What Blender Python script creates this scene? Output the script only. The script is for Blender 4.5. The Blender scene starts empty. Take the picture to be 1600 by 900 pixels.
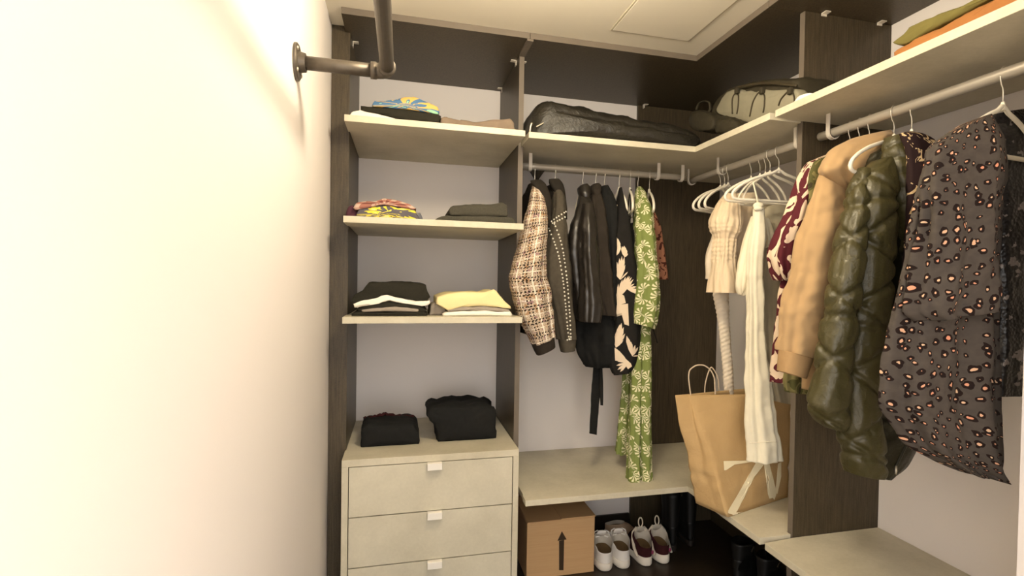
import bpy, math, random
from mathutils import Vector, Matrix, noise
from mathutils.bvhtree import BVHTree
random.seed(7)
SC = bpy.context.scene
COL = SC.collection

# ------------------------------------------------------------------ camera
CX, CY, CZ = 0.2161, -2.913, 1.3825
YAW, PITCH, ROLL = -0.2646, -0.0182, 0.0168
FPX, PPX, PPY = 868.63, 864.16, 457.46
def cam_axes():
    cy, sy = math.cos(YAW), math.sin(YAW)
    f = Vector((-sy, cy, 0)); r = Vector((cy, sy, 0)); u = Vector((0, 0, 1))
    cp, sp = math.cos(PITCH), math.sin(PITCH)
    f, u = cp*f + sp*u, cp*u - sp*f
    cr, sr = math.cos(ROLL), math.sin(ROLL)
    r, u = cr*r + sr*u, cr*u - sr*r
    return r, u, f
AR, AU, AF = cam_axes()
CAM = Vector((CX, CY, CZ))
cd = bpy.data.cameras.new('camera'); cam = bpy.data.objects.new('camera', cd); COL.objects.link(cam)
cd.sensor_fit = 'HORIZONTAL'; cd.sensor_width = 36; cd.lens = FPX*36/1600
cd.shift_x = (800-PPX)/1600; cd.shift_y = (PPY-450)/1600; cd.clip_start = .02
cam.matrix_world = Matrix(((AR.x, AU.x, -AF.x, CX), (AR.y, AU.y, -AF.y, CY), (AR.z, AU.z, -AF.z, CZ), (0, 0, 0, 1)))
SC.camera = cam

# ------------------------------------------------------------------ light and exposure
SC.view_settings.view_transform = 'Standard'; SC.view_settings.look = 'None'
SC.view_settings.gamma = 1; SC.view_settings.use_curve_mapping = False
SC.view_settings.exposure = 0.48
w = bpy.data.worlds.new('world'); SC.world = w; w.use_nodes = True
w.node_tree.nodes['Background'].inputs[0].default_value = (1.0, .962, .92, 1)
w.node_tree.nodes['Background'].inputs[1].default_value = 3.3
LAMP = Vector((.62, -1.54, 2.27)); LAMP_COLOR = (1, .87, .65, 1); LAMP_POWER = 84    # globe lamp under the ceiling (built with the room)

# ------------------------------------------------------------------ pixel -> place helpers (surveying the photograph at known depths)
def ray(x, y):
    return AF + AR*((x-PPX)/FPX) - AU*((y-PPY)/FPX)
def un(x, y, X=None, Y=None, Z=None):
    d = ray(x, y)
    if X is not None: t = (X-CX)/d.x
    elif Y is not None: t = (Y-CY)/d.y
    else: t = (Z-CZ)/d.z
    return CAM + d*t

# ------------------------------------------------------------------ materials
def S(r, g, b):
    f = lambda c: ((c/255+.055)/1.055)**2.4 if c/255 > .04045 else c/255/12.92
    return (f(r), f(g), f(b), 1)
class NT:
    def __init__(s, name, rough=.8, spec=.3):
        s.m = bpy.data.materials.new(name); s.m.use_nodes = True
        s.t = s.m.node_tree; s.n = s.t.nodes; s.b = s.n['Principled BSDF']
        s.b.inputs['Roughness'].default_value = rough
        s.b.inputs['Specular IOR Level'].default_value = spec
    def node(s, typ, **k):
        x = s.n.new(typ)
        for a, v in k.items(): setattr(x, a, v)
        return x
    def set(s, sock, v):
        if hasattr(v, 'is_output') or isinstance(v, bpy.types.NodeSocket): s.t.links.new(v, sock)
        else: sock.default_value = v
    def math(s, op, a, b=0, c=0):
        x = s.node('ShaderNodeMath', operation=op)
        s.set(x.inputs[0], a); s.set(x.inputs[1], b)
        if op in ('MULTIPLY_ADD',): s.set(x.inputs[2], c)
        return x.outputs[0]
    def mix(s, f, a, b):
        x = s.node('ShaderNodeMix', data_type='RGBA')
        s.set(x.inputs[0], f); s.set(x.inputs[6], a); s.set(x.inputs[7], b)
        return x.outputs[2]
    def coord(s, which='Object', scale=(1, 1, 1)):
        tc = s.node('ShaderNodeTexCoord'); mp = s.node('ShaderNodeMapping')
        mp.inputs['Scale'].default_value = scale
        s.t.links.new(tc.outputs[which], mp.inputs[0]); return mp.outputs[0]
    def noise(s, co, scale, detail=3, rough=.5, dist=0):
        x = s.node('ShaderNodeTexNoise'); s.set(x.inputs['Vector'], co)
        x.inputs['Scale'].default_value = scale; x.inputs['Detail'].default_value = detail
        x.inputs['Roughness'].default_value = rough; x.inputs['Distortion'].default_value = dist
        return x.outputs[0]
    def ramp(s, v, stops, const=False):
        x = s.node('ShaderNodeValToRGB'); e = x.color_ramp.elements
        if const: x.color_ramp.interpolation = 'CONSTANT'
        while len(e) < len(stops): e.new(.5)
        for el, (p, c) in zip(e, stops): el.position = p; el.color = c if len(c) == 4 else (*c, 1)
        s.set(x.inputs[0], v); return x.outputs[0]
    def color(s, c): s.set(s.b.inputs['Base Color'], c); return s
    def bump(s, h, strength=.3, dist=.002):
        x = s.node('ShaderNodeBump'); x.inputs['Strength'].default_value = strength; x.inputs['Distance'].default_value = dist
        s.set(x.inputs['Height'], h); s.t.links.new(x.outputs[0], s.b.inputs['Normal']); return s
K0, K1 = (0, 0, 0, 1), (1, 1, 1, 1)

def plain(name, c, rough=.6, spec=.3, metal=0, var=0, vs=12):
    m = NT(name, rough, spec); m.b.inputs['Metallic'].default_value = metal
    if var:
        nz = m.noise(m.coord(), vs, 4)
        m.color(m.mix(nz, tuple(x*(1-var) for x in c[:3])+(1,), tuple(min(1, x*(1+var)) for x in c[:3])+(1,)))
    else: m.color(c)
    return m.m
def cloth(name, c, var=.18, vs=30, rough=.9, spec=.15, weave=900, bump=.25, sheen=.0):
    m = NT(name, rough, spec)
    co = m.coord()
    nz = m.noise(co, vs, 4)
    m.color(m.mix(nz, tuple(x*(1-var) for x in c[:3])+(1,), tuple(min(1, x*(1+var)) for x in c[:3])+(1,)))
    m.bump(m.noise(co, weave, 2), bump, .001)
    if sheen: m.b.inputs['Sheen Weight'].default_value = sheen
    return m.m
M = {}
def laminate(name, a, b):
    m = NT(name, .5, .35); co = m.coord()
    n1 = m.noise(co, 5, 5, .6); n2 = m.noise(co, 90, 3, .6)
    v = m.math('MULTIPLY_ADD', n2, .25, m.math('MULTIPLY', n1, .85))
    m.color(m.ramp(v, [(.3, a), (.75, b)])); m.bump(n2, .05, .0006); return m.m
M['shelf'] = laminate('greige_laminate', S(182, 174, 151), S(211, 203, 181))
M['drawer'] = laminate('greige_drawer_laminate', S(186, 179, 158), S(210, 203, 182))
def wenge():
    m = NT('dark_wenge_grain', .42, .35); co = m.coord('Object', (60, 60, 3))
    n1 = m.noise(co, 3, 5, .65, .4); n2 = m.noise(m.coord(), 350, 2)
    v = m.math('MULTIPLY_ADD', n2, .35, m.math('MULTIPLY', n1, .75))
    m.color(m.ramp(v, [(.3, S(40, 32, 24)), (.75, S(87, 76, 57))])); m.bump(n1, .12, .0008); return m.m
M['wenge'] = wenge()
M['edge'] = plain('grey_panel_edge', S(108, 98, 86), .5, .3, var=.1)
M['seam'] = plain('painted_seam', S(190, 180, 158), .7)
def paint(name, c, bs=.06):
    m = NT(name, .75, .25); co = m.coord(); n = m.noise(co, 180, 3)
    n2 = m.noise(co, 2, 2)
    m.color(m.mix(n2, tuple(x*.97 for x in c[:3])+(1,), c)); m.bump(n, bs, .0006); return m.m
M['wall'] = paint('warm_white_wall_paint', S(236, 229, 224))
M['ceiling'] = paint('cream_ceiling_paint', S(228, 220, 202))
M['floor'] = NT('dark_wood_floor', .4, .4)
_f = M['floor']; _n = _f.noise(_f.coord('Object', (3, 40, 1)), 4, 5, .6)
_f.color(_f.ramp(_n, [(.3, S(28, 22, 17)), (.75, S(58, 46, 34))])); M['floor'] = _f.m
M['bouncefloor'] = plain('pale_bounce_floor', S(196, 180, 156), .5, .3, var=.1)
M['base'] = plain('dark_baseboard', S(36, 30, 26), .5)
M['rod'] = plain('satin_grey_rod', S(178, 170, 156), .4, .5, .35)
M['iron'] = plain('dark_iron_pipe', S(92, 84, 74), .45, .5, .5, var=.25, vs=60)
M['bolt'] = plain('bright_bolt', S(200, 190, 170), .35, .5, .7)
M['bracket'] = plain('white_metal_bracket', S(214, 206, 192), .4, .4, .1)
M['hanger'] = plain('cream_velvet_hanger', S(232, 224, 206), .7, .25)
M['wire'] = plain('steel_hook_wire', S(206, 200, 186), .3, .6, .6)
M['tab'] = plain('white_handle', S(235, 230, 220), .4, .4)
M['lampdisc'] = NT('lamp_diffuser', .5)
M['lampdisc'].b.inputs['Emission Color'].default_value = LAMP_COLOR; M['lampdisc'].b.inputs['Emission Strength'].default_value = LAMP_POWER
M['lampdisc'] = M['lampdisc'].m
# cloths
M['black'] = cloth('black_cloth', S(34, 32, 30)); M['blackknit'] = cloth('black_knit', S(30, 30, 29), .3, 60, weave=400, bump=.5)
M['denim'] = cloth('black_denim', S(74, 68, 58), .3, 70, weave=600, bump=.4)
M['denimdark'] = cloth('black_denim_trim', S(40, 36, 31), .3, 60)
M['leather'] = NT('black_leather', .33, .6); _l = M['leather']; _l.color(S(38, 34, 30)); _l.bump(_l.noise(_l.coord(), 300, 4), .25, .001); M['leather'] = _l.m
M['suede'] = cloth('brown_black_suede', S(48, 42, 36), .3, 25)
M['stud'] = plain('white_stud', S(236, 230, 214), .25, .6, .2)
M['tan'] = cloth('tan_fleece', S(170, 140, 101), .07, 20, sheen=.1); M['tanrib'] = cloth('tan_rib', S(164, 133, 94), .1, 60, weave=300, bump=.5)
M['beige'] = cloth('beige_crepe', S(218, 198, 168), .07, 40, bump=.5); M['satin'] = cloth('beige_satin', S(222, 208, 186), .08, 60, rough=.45, spec=.4)
M['linen'] = cloth('ivory_linen', S(236, 228, 204), .05, 60, weave=700, bump=.4)
M['ivory'] = cloth('ivory_cotton', S(232, 222, 196), .05, 40); M['sage'] = cloth('pale_sage_gauze', S(176, 166, 142), .18, 14)
M['olive'] = cloth('olive_cloth', S(112, 104, 58), .2, 20); M['orange'] = cloth('orange_cloth', S(160, 108, 62), .12, 30)
M['olivedark'] = cloth('dark_olive_knit', S(42, 40, 33), .3, 120, weave=300, bump=.5); M['oliveblack'] = cloth('olive_black_cloth', S(44, 42, 34), .3, 60)
M['towel'] = cloth('dark_grey_green_wool', S(70, 67, 58), .3, 160, weave=260, bump=.6)
M['taupe'] = cloth('taupe_cloth', S(128, 112, 96), .25, 25); M['white'] = cloth('white_cotton', S(238, 232, 218), .04)
M['cream'] = cloth('cream_yellow_cotton', S(230, 214, 160), .07, 14); M['greycloth'] = cloth('grey_cotton', S(150, 140, 128), .18, 20)
M['slate'] = cloth('slate_cotton', S(104, 104, 110), .15); M['plum'] = cloth('plum_cotton', S(84, 52, 62), .2)
M['rust'] = cloth('brown_trim', S(110, 76, 50), .2)
M['nylon'] = NT('black_nylon', .42, .5); _l = M['nylon']; _l.color(_l.mix(_l.noise(_l.coord(), 14, 4), S(24, 22, 18), S(50, 46, 37))); _l.bump(_l.noise(_l.coord(), 26, 5, .65, 1.2), .7, .008); M['nylon'] = _l.m
M['packdark'] = cloth('dark_pack_nylon', S(58, 53, 41), .35, 40, rough=.6); M['packgrey'] = cloth('grey_pack_panel', S(136, 131, 112), .12, 30, rough=.7)
M['cord'] = plain('dark_cord', S(58, 50, 34), .6)
M['puffer'] = NT('olive_puffer_nylon', .42, .5); _l = M['puffer']; _l.color(_l.mix(_l.noise(_l.coord(), 10, 3), S(52, 48, 24), S(74, 68, 38))); _l.bump(_l.noise(_l.coord(), 40, 4, .6, .8), .5, .006); M['puffer'] = _l.m
M['pufferdark'] = NT('dark_olive_puffer', .4, .4); _l = M['pufferdark']; _l.color(S(36, 34, 20)); _l.bump(_l.noise(_l.coord(), 60, 4), .5, .005); M['pufferdark'] = _l.m  # darker olive than the puffer nylon
M['kraft'] = NT('kraft_paper', .75, .2); _l = M['kraft']; _c = _l.coord(); _l.color(_l.mix(_l.noise(_c, 9, 4), S(176, 145, 100), S(196, 165, 118))); _l.bump(_l.noise(_c, 16, 4, .6, .8), .6, .008); M['kraft'] = _l.m
M['print'] = plain('pale_paper_print', S(238, 226, 192), .7); M['twine'] = plain('paper_twine', S(206, 186, 160), .8)
M['carton'] = NT('brown_cardboard', .85, .15); _l = M['carton']; _l.color(_l.mix(_l.noise(_l.coord('Object', (2, 2, 60)), 3, 3), S(198, 158, 112), S(210, 172, 126))); M['carton'] = _l.m
M['ink'] = plain('brown_black_ink', S(60, 46, 30), .8)
M['shoewhite'] = plain('white_shoe_leather', S(236, 230, 222), .5, .35); M['sole'] = plain('white_rubber', S(232, 224, 210), .6)
M['lining'] = cloth('grey_shoe_lining', S(190, 182, 168), .1); M['insole'] = cloth('brown_insole', S(100, 80, 54), .2)
M['wine'] = cloth('wine_black_mesh', S(58, 26, 28), .35, 40); M['lace'] = cloth('off_white_lace', S(214, 202, 182), .1)
M['teal'] = plain('teal_accent', S(110, 150, 128), .6); M['magenta'] = plain('magenta_accent', S(140, 60, 90), .6)
M['boot'] = plain('black_boot_leather', S(15, 14, 13), .5, .4, var=.3); M['nude'] = plain('nude_shoe_leather', S(196, 168, 140), .5)

def uvs(m):
    tc = m.node('ShaderNodeTexCoord'); sp = m.node('ShaderNodeSeparateXYZ'); m.t.links.new(tc.outputs['UV'], sp.inputs[0])
    return tc.outputs['UV'], sp.outputs[0], sp.outputs[1]
def band(m, x, period, off, width):      # 1 inside a stripe of the given width
    f = m.math('FRACT', m.math('MULTIPLY_ADD', x, 1/period, off))
    return m.math('LESS_THAN', f, width)
def tweed():
    m = NT('tweed_check', .95, .1); uv, u, v = uvs(m)
    n = m.noise(uv, 220, 2); n2 = m.noise(uv, 45, 3)
    base = m.ramp(n, [(.3, S(116, 94, 74)), (.5, S(180, 162, 140)), (.7, S(214, 200, 182))])
    base = m.mix(m.math('GREATER_THAN', n2, .58), base, S(160, 128, 98))
    base = m.mix(m.math('LESS_THAN', n2, .40), base, S(148, 118, 116))
    dash = m.math('GREATER_THAN', m.math('SINE', m.math('MULTIPLY', m.math('ADD', u, m.math('MULTIPLY', v, .6)), 420)), -.1)
    d1 = m.math('MULTIPLY', m.math('MAXIMUM', band(m, v, .06, 0, .1), band(m, v, .06, .78, .1)), dash)
    d2 = m.math('MULTIPLY', m.math('MAXIMUM', band(m, u, .062, 0, .08), band(m, u, .062, .8, .08)), m.math('GREATER_THAN', m.math('SINE', m.math('MULTIPLY', v, 500)), -.1))
    wv = band(m, u, .062, .42, .1); wh = m.math('MULTIPLY', band(m, v, .06, .4, .08), m.math('GREATER_THAN', n, .47))
    base = m.mix(m.math('MULTIPLY', m.math('MAXIMUM', wv, wh), .75), base, S(240, 232, 216))
    base = m.mix(m.math('MAXIMUM', d1, d2), base, S(38, 30, 24))
    m.color(base); m.bump(n, .6, .003); return m.m
M['tweed'] = tweed()
def bursts(name, ground, ink, scale, spokes, r0=.52, thr=.05, swirl=5, extra=None):
    m = NT(name, .8, .2); uv, u, v = uvs(m)
    vec = m.node('ShaderNodeVectorMath', operation='SCALE'); m.set(vec.inputs[0], uv); vec.inputs['Scale'].default_value = scale
    vo = m.node('ShaderNodeTexVoronoi', voronoi_dimensions='2D'); m.set(vo.inputs['Vector'], vec.outputs[0]); vo.inputs['Scale'].default_value = 1; vo.inputs['Randomness'].default_value = .75
    df = m.node('ShaderNodeVectorMath', operation='SUBTRACT'); m.set(df.inputs[0], vec.outputs[0]); m.set(df.inputs[1], vo.outputs['Position'])
    sp = m.node('ShaderNodeSeparateXYZ'); m.set(sp.inputs[0], df.outputs[0])
    a = m.math('ARCTAN2', sp.outputs[0], sp.outputs[1])
    r = m.math('SQRT', m.math('ADD', m.math('MULTIPLY', sp.outputs[0], sp.outputs[0]), m.math('MULTIPLY', sp.outputs[1], sp.outputs[1])))
    sc = m.node('ShaderNodeSeparateColor'); m.set(sc.inputs[0], vo.outputs['Color'])
    ph = m.math('MULTIPLY', sc.outputs[0], 6.28)
    s = m.math('SINE', m.math('ADD', m.math('MULTIPLY', a, spokes), m.math('ADD', ph, m.math('MULTIPLY', r, swirl))))
    wedge = m.math('GREATER_THAN', m.math('COSINE', m.math('ADD', a, ph)), -.55)
    mask = m.math('MULTIPLY', m.math('MULTIPLY', m.math('GREATER_THAN', s, thr), m.math('LESS_THAN', r, r0)), wedge)
    mask = m.math('MULTIPLY', mask, m.math('GREATER_THAN', r, .05))
    n = m.noise(uv, 30, 3)
    m.color(m.mix(mask, m.mix(n, tuple(x*.85 for x in ground[:3])+(1,), ground), ink)); return m.m
M['palm'] = bursts('green_palm_print', S(124, 136, 74), S(222, 216, 180), 20, 9, .56, -.05, 7)
def leopard():
    m = NT('leopard_heart_print', .85, .15); uv, u, v = uvs(m)
    vo = m.node('ShaderNodeTexVoronoi', voronoi_dimensions='2D'); vo.inputs['Scale'].default_value = 40; vo.inputs['Randomness'].default_value = .85
    n = m.noise(uv, 60, 2); nn = m.node('ShaderNodeTexNoise'); m.set(nn.inputs['Vector'], uv); nn.inputs['Scale'].default_value = 45
    ad = m.node('ShaderNodeVectorMath', operation='MULTIPLY_ADD'); m.set(ad.inputs[0], nn.outputs['Color']); ad.inputs[1].default_value = (.02, .02, 0); m.set(ad.inputs[2], uv)
    m.set(vo.inputs['Vector'], ad.outputs[0])
    sc = m.node('ShaderNodeSeparateColor'); m.set(sc.inputs[0], vo.outputs['Color'])
    size = m.math('MULTIPLY_ADD', sc.outputs[0], .2, .2)
    d = vo.outputs['Distance']
    ring = m.math('LESS_THAN', d, size); core = m.math('LESS_THAN', d, m.math('MULTIPLY', size, m.math('MULTIPLY_ADD', n, 1.0, -.17)))
    g = m.mix(n, S(60, 55, 51), S(80, 73, 67))
    pink = m.mix(sc.outputs[1], S(206, 138, 108), S(204, 172, 140))
    m.color(m.mix(core, m.mix(ring, g, S(30, 20, 18)), pink)); return m.m
M['leopard'] = leopard()
def blobs(name, a, b, scale, lo=.5, dist=1.2, c=None, stretch=(1, 1, 1), lo2=.62):
    m = NT(name, .85, .15); tc = m.node('ShaderNodeTexCoord'); mp = m.node('ShaderNodeMapping'); mp.inputs['Scale'].default_value = stretch
    m.t.links.new(tc.outputs['UV'], mp.inputs[0]); n = m.noise(mp.outputs[0], scale, 1.5, .5, dist)
    st = [(0, a), (lo, b)] + ([(lo2, c)] if c else [])
    m.color(m.ramp(n, st, True)); return m.m
M['burgundy'] = blobs('burgundy_cream_print', S(82, 32, 38), S(210, 188, 162), 14, .52, 1.3, stretch=(1.6, 1, 1))
M['camo'] = blobs('olive_camouflage', S(118, 110, 70), S(82, 80, 46), 22, .5, .8, S(58, 52, 36))
M['floral'] = blobs('dark_leaf_print', S(44, 30, 30), S(196, 170, 130), 30, .62, 1.5)
M['coral'] = blobs('coral_print', S(150, 102, 78), S(70, 34, 26), 34, .56, .6)
M['bluegold'] = blobs('blue_gold_print', S(208, 172, 96), S(80, 116, 152), 26, .44, .6, S(150, 200, 160), lo2=.60, stretch=(1, .6, 1))
M['yellowgrey'] = blobs('yellow_grey_print', S(92, 88, 94), S(226, 208, 70), 20, .56, 1.2, S(232, 222, 150), lo2=.66)
M['sequin'] = NT('dark_sequin_cloth', .3, .6); _l = M['sequin']
_vo = _l.node('ShaderNodeTexVoronoi'); _l.set(_vo.inputs['Vector'], _l.coord()); _vo.inputs['Scale'].default_value = 120
_l.color(_l.mix(_l.math('LESS_THAN', _l.noise(_l.coord(), 35, 3), .62), S(120, 112, 110), S(20, 19, 22))); _l.bump(_vo.outputs['Distance'], .5, .004); M['sequin'] = _l.m
def plaid():
    m = NT('red_plaid', .9, .15); uv, u, v = uvs(m); a = band(m, u, .04, 0, .5); b = band(m, v, .04, .2, .5)
    f = m.math('MULTIPLY', m.math('ADD', a, b), .5)
    m.color(m.ramp(f, [(0, S(112, 66, 58)), (.4, S(158, 108, 94)), (.9, S(190, 166, 150))], True)); return m.m
M['plaid'] = plaid()
M['cranecream'] = cloth('cream_crane_print', S(226, 206, 180), .06)

# ------------------------------------------------------------------ object helpers
def link(name, verts, faces, mats, parent=None, smooth=False, uv=None, fm=None):
    me = bpy.data.meshes.new(name); me.from_pydata([tuple(v) for v in verts], [], faces)
    for m in (mats if isinstance(mats, (list, tuple)) else [mats]): me.materials.append(m)
    if smooth: me.polygons.foreach_set('use_smooth', [True]*len(me.polygons))
    if fm: me.polygons.foreach_set('material_index', fm)
    if uv is not None:
        l = me.uv_layers.new(name='UVMap')
        for p in me.polygons:
            us = [uv[me.loops[i].vertex_index] for i in p.loop_indices]
            for i, q in zip(p.loop_indices, us): l.data[i].uv = q
    me.update()
    o = bpy.data.objects.new(name, me); COL.objects.link(o)
    if parent is not None: adopt(o, parent)
    return o
WM = {}
def adopt(o, parent):
    o.parent = parent
    o.matrix_parent_inverse = WM.get(parent.name, Matrix()).inverted()
    WM[o.name] = Matrix()
def thing(name, label, cat, loc=(0, 0, 0), group=None):
    o = bpy.data.objects.new(name, None); COL.objects.link(o); o.location = loc; o.empty_display_size = .05
    WM[o.name] = Matrix.Translation(Vector(loc)); return tag(o, label, cat, group)
def tag(o, label, cat, group=None):
    o['label'] = label; o['category'] = cat
    if group: o['group'] = group
    return o
def structure(o): o['kind'] = 'structure'; return o

class G:                       # collects shapes for ONE mesh
    def __init__(s): s.v = []; s.f = []
    def add(s, v, f):
        n = len(s.v); s.v += [Vector(x) for x in v]; s.f += [tuple(i+n for i in q) for q in f]; return s
    def box(s, x0, x1, y0, y1, z0, z1, M4=None):
        v = [Vector((x, y, z)) for z in (z0, z1) for y in (y0, y1) for x in (x0, x1)]
        if M4: v = [M4 @ p for p in v]
        return s.add(v, [(0, 2, 3, 1), (4, 5, 7, 6), (0, 1, 5, 4), (2, 6, 7, 3), (0, 4, 6, 2), (1, 3, 7, 5)])
    def tube(s, pts, r, n=10, closed=False, cap=True, flat=None):
        pts = [Vector(p) for p in pts]; m = len(pts); rings = []
        up = Vector((0, 0, 1))
        t0 = (pts[1]-pts[0]).normalized()
        nrm = t0.cross(up)
        if nrm.length < .01: nrm = t0.cross(Vector((1, 0, 0)))
        nrm.normalize(); v = []
        for i, p in enumerate(pts):
            if closed: t = (pts[(i+1) % m]-pts[i-1]).normalized()
            else: t = (pts[min(i+1, m-1)]-pts[max(i-1, 0)]).normalized()
            nrm = (nrm - t*nrm.dot(t)).normalized(); b = t.cross(nrm)
            rr = r[i] if isinstance(r, (list, tuple)) else r
            for k in range(n):
                a = 2*math.pi*k/n; v.append(p + nrm*(math.cos(a)*rr) + b*(math.sin(a)*rr*(flat or 1)))
        f = []
        for i in range(m if closed else m-1):
            j = (i+1) % m
            for k in range(n): f.append((i*n+k, i*n+(k+1) % n, j*n+(k+1) % n, j*n+k))
        if cap and not closed: f += [tuple(range(n-1, -1, -1)), tuple((m-1)*n+k for k in range(n))]
        return s.add(v, f)
    def ball(s, c, r, n=8, sq=(1, 1, 1)):
        v = []; f = []; c = Vector(c)
        for i in range(n//2+1):
            a = math.pi*i/(n//2)
            for k in range(n):
                b = 2*math.pi*k/n; v.append(c+Vector((math.sin(a)*math.cos(b)*r*sq[0], math.sin(a)*math.sin(b)*r*sq[1], math.cos(a)*r*sq[2])))
        for i in range(n//2):
            for k in range(n): f.append((i*n+k, (i+1)*n+k, (i+1)*n+(k+1) % n, i*n+(k+1) % n))
        return s.add(v, f)
    def out(s, name, mat, parent=None, smooth=False, bevel=0):
        o = link(name, s.v, s.f, mat, parent, smooth)
        if bevel:
            b = o.modifiers.new('bevel', 'BEVEL'); b.width = bevel; b.segments = 2; b.limit_method = 'ANGLE'
        return o
def catmull(P, m, closed=False):
    P = [tuple(p) for p in P]; n = len(P); out = []
    segs = n if closed else n-1
    L = [0]
    for i in range(segs): L.append(L[-1]+max(1e-6, math.dist(P[i], P[(i+1) % n])))
    cnt = m if closed else m-1
    for q in range(m):
        d = L[-1]*q/cnt; i = 0
        while i < segs-1 and L[i+1] < d: i += 1
        t = min(1, max(0, (d-L[i])/(L[i+1]-L[i])))
        if closed: a, b, c, e = P[i-1], P[i], P[(i+1) % n], P[(i+2) % n]
        else: a, b, c, e = P[max(i-1, 0)], P[i], P[i+1], P[min(i+2, n-1)]
        r = []
        for k in range(len(b)):
            # tempered tangents keep outlines from overshooting
            m1 = (c[k]-a[k])*.4; m2 = (e[k]-b[k])*.4
            r.append((2*t**3-3*t*t+1)*b[k]+(t**3-2*t*t+t)*m1+(-2*t**3+3*t*t)*c[k]+(t**3-t*t)*m2)
        out.append(r)
    return out
def nz(p, s, seed=0): return noise.noise(Vector(p)*s + Vector((seed*7.3, seed*3.1, seed*1.7)))

LAST = {}
def loft(name, rows, mat, parent=None, n=56, m=70, folds=(), wr=.004, ws=14, seed=0, sq=.8, bottom='hole', disp=None, prints=None, drop=0):
    """rows: (centre, half-axis u, half-axis v): a soft cloth tube with folds running down it"""
    R = catmull([tuple(c)+tuple(u)+tuple(v) for c, u, v in rows], m)
    V = []; UV = []; UF = []
    r = R[m//2]; q = []
    for k in range(n+1):
        a = 2*math.pi*k/n; ca, sa = math.cos(a), math.sin(a)
        q.append(Vector(r[3:6])*math.copysign(abs(ca)**sq, ca)+Vector(r[6:9])*math.copysign(abs(sa)**sq, sa))
    UF = [0]
    for k in range(n): UF.append(UF[-1]+(q[k+1]-q[k]).length)
    per = UF[-1]
    L = 0; prev = None; F = []
    for i, r in enumerate(R):
        C, U, W = Vector(r[:3]), Vector(r[3:6]), Vector(r[6:9]); t = i/(m-1)
        if prev is not None: L += (C-prev).length
        prev = C
        for k in range(n):
            a = 2*math.pi*k/n; ca, sa = math.cos(a), math.sin(a)
            x = math.copysign(abs(ca)**sq, ca); y = math.copysign(abs(sa)**sq, sa)
            d = U*x+W*y; p = C+d
            nn = (U.normalized()*ca+W.normalized()*sa)
            h = 0
            for amp, cnt, ph, *rest in folds:
                e = rest[0] if rest else .6
                h += amp*math.sin(cnt*a+ph+2.2*t*math.sin(ph*3+1)+1.3*nz(C, 5, seed+ph))*(t**e)
            h += wr*nz(p, ws, seed)+wr*.5*nz(p, ws*2.7, seed+5)
            uu = UF[k]
            if disp: h += disp(uu, L, a, t)
            h *= min(1, .25+t*6) if not disp else min(1, t*9+.1)
            zz = p+nn*h
            V.append(zz); UV.append((uu, L))
    for i in range(m-1):
        for k in range(n): F.append((i*n+k, i*n+(k+1) % n, (i+1)*n+(k+1) % n, (i+1)*n+k))
    F.append(tuple(range(n-1, -1, -1)))
    b = (m-1)*n
    if bottom == 'hole':          # hem turned in, open inside like a sleeve end
        for q, (sc, up) in enumerate(((.86, 0), (.8, .03))):
            C = Vector(R[-1][:3]); d = (C-Vector(R[-4][:3])).normalized()
            for k in range(n):
                V.append(C+(V[b+k]-C)*sc-d*up); UV.append((UF[k], L+.01*q))
            s0 = b+q*n; s1 = b+(q+1)*n
            for k in range(n): F.append((s0+k, s0+(k+1) % n, s1+(k+1) % n, s1+k))
        b += 2*n
    F.append(tuple(b+k for k in range(n)))
    fm = [0]*len(F); mats = [mat]
    if prints:
        bv = BVHTree.FromPolygons(V, F); mats.append(prints[0])
        for poly in prints[1]:
            pv, pf = decal(poly, bv)
            o = len(V); V += pv; UV += [(0, 0)]*len(pv); F += [tuple(i+o for i in q) for q in pf]; fm += [1]*len(pf)
    ob = link(name, V, F, mats, parent, True, UV, fm)
    LAST[ob.name] = (V, F)
    return ob
def imgrows(rows, thick, lean=None):
    """survey rows (x left, y left, x right, y right, depth Y[, thickness]) of a hanging piece -> loft rows"""
    out = []
    for r in rows:
        A = un(r[0], r[1], Y=r[4]); B = un(r[2], r[3], Y=r[4]); u = (B-A)/2
        t = r[5] if len(r) > 5 else thick
        v = Vector((0, 1, 0)) if lean is None else Vector(lean).normalized()
        out.append(((A+B)/2, u, v*t))
    return out
def decal(poly, bv, off=.0016, sub=2):
    c = (sum(p[0] for p in poly)/len(poly), sum(p[1] for p in poly)/len(poly)); T = []
    def split(a, b, c_, k):
        if k == 0: T.append((a, b, c_)); return
        mid = lambda p, q: ((p[0]+q[0])/2, (p[1]+q[1])/2)
        ab, bc, ca = mid(a, b), mid(b, c_), mid(c_, a)
        for t in ((a, ab, ca), (ab, b, bc), (ca, bc, c_), (ab, bc, ca)): split(*t, k-1)
    for i in range(len(poly)): split(poly[i], poly[(i+1) % len(poly)], c, sub)
    V = []; F = []; idx = {}
    def pt(p):
        k = (round(p[0], 3), round(p[1], 3))
        if k not in idx:
            d = ray(*p).normalized(); hit = bv.ray_cast(CAM, d)
            if hit[0] is None: idx[k] = None
            else:
                nn = hit[1] if hit[1].dot(d) < 0 else -hit[1]
                idx[k] = len(V); V.append(hit[0]+nn*off)
        return idx[k]
    for t in T:
        q = [pt(p) for p in t]
        if None not in q and max((V[q[0]]-V[q[1]]).length, (V[q[1]]-V[q[2]]).length) < .06: F.append(tuple(q))
    return V, F
def surf(name, px):            # points on the front of a finished part
    V, F = LAST[name]; bv = BVHTree.FromPolygons(V, F); out = []
    for p in px:
        d = ray(*p).normalized(); h = bv.ray_cast(CAM, d)
        if h[0] is not None: out.append((h[0], h[1] if h[1].dot(d) < 0 else -h[1]))
    return out

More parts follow.
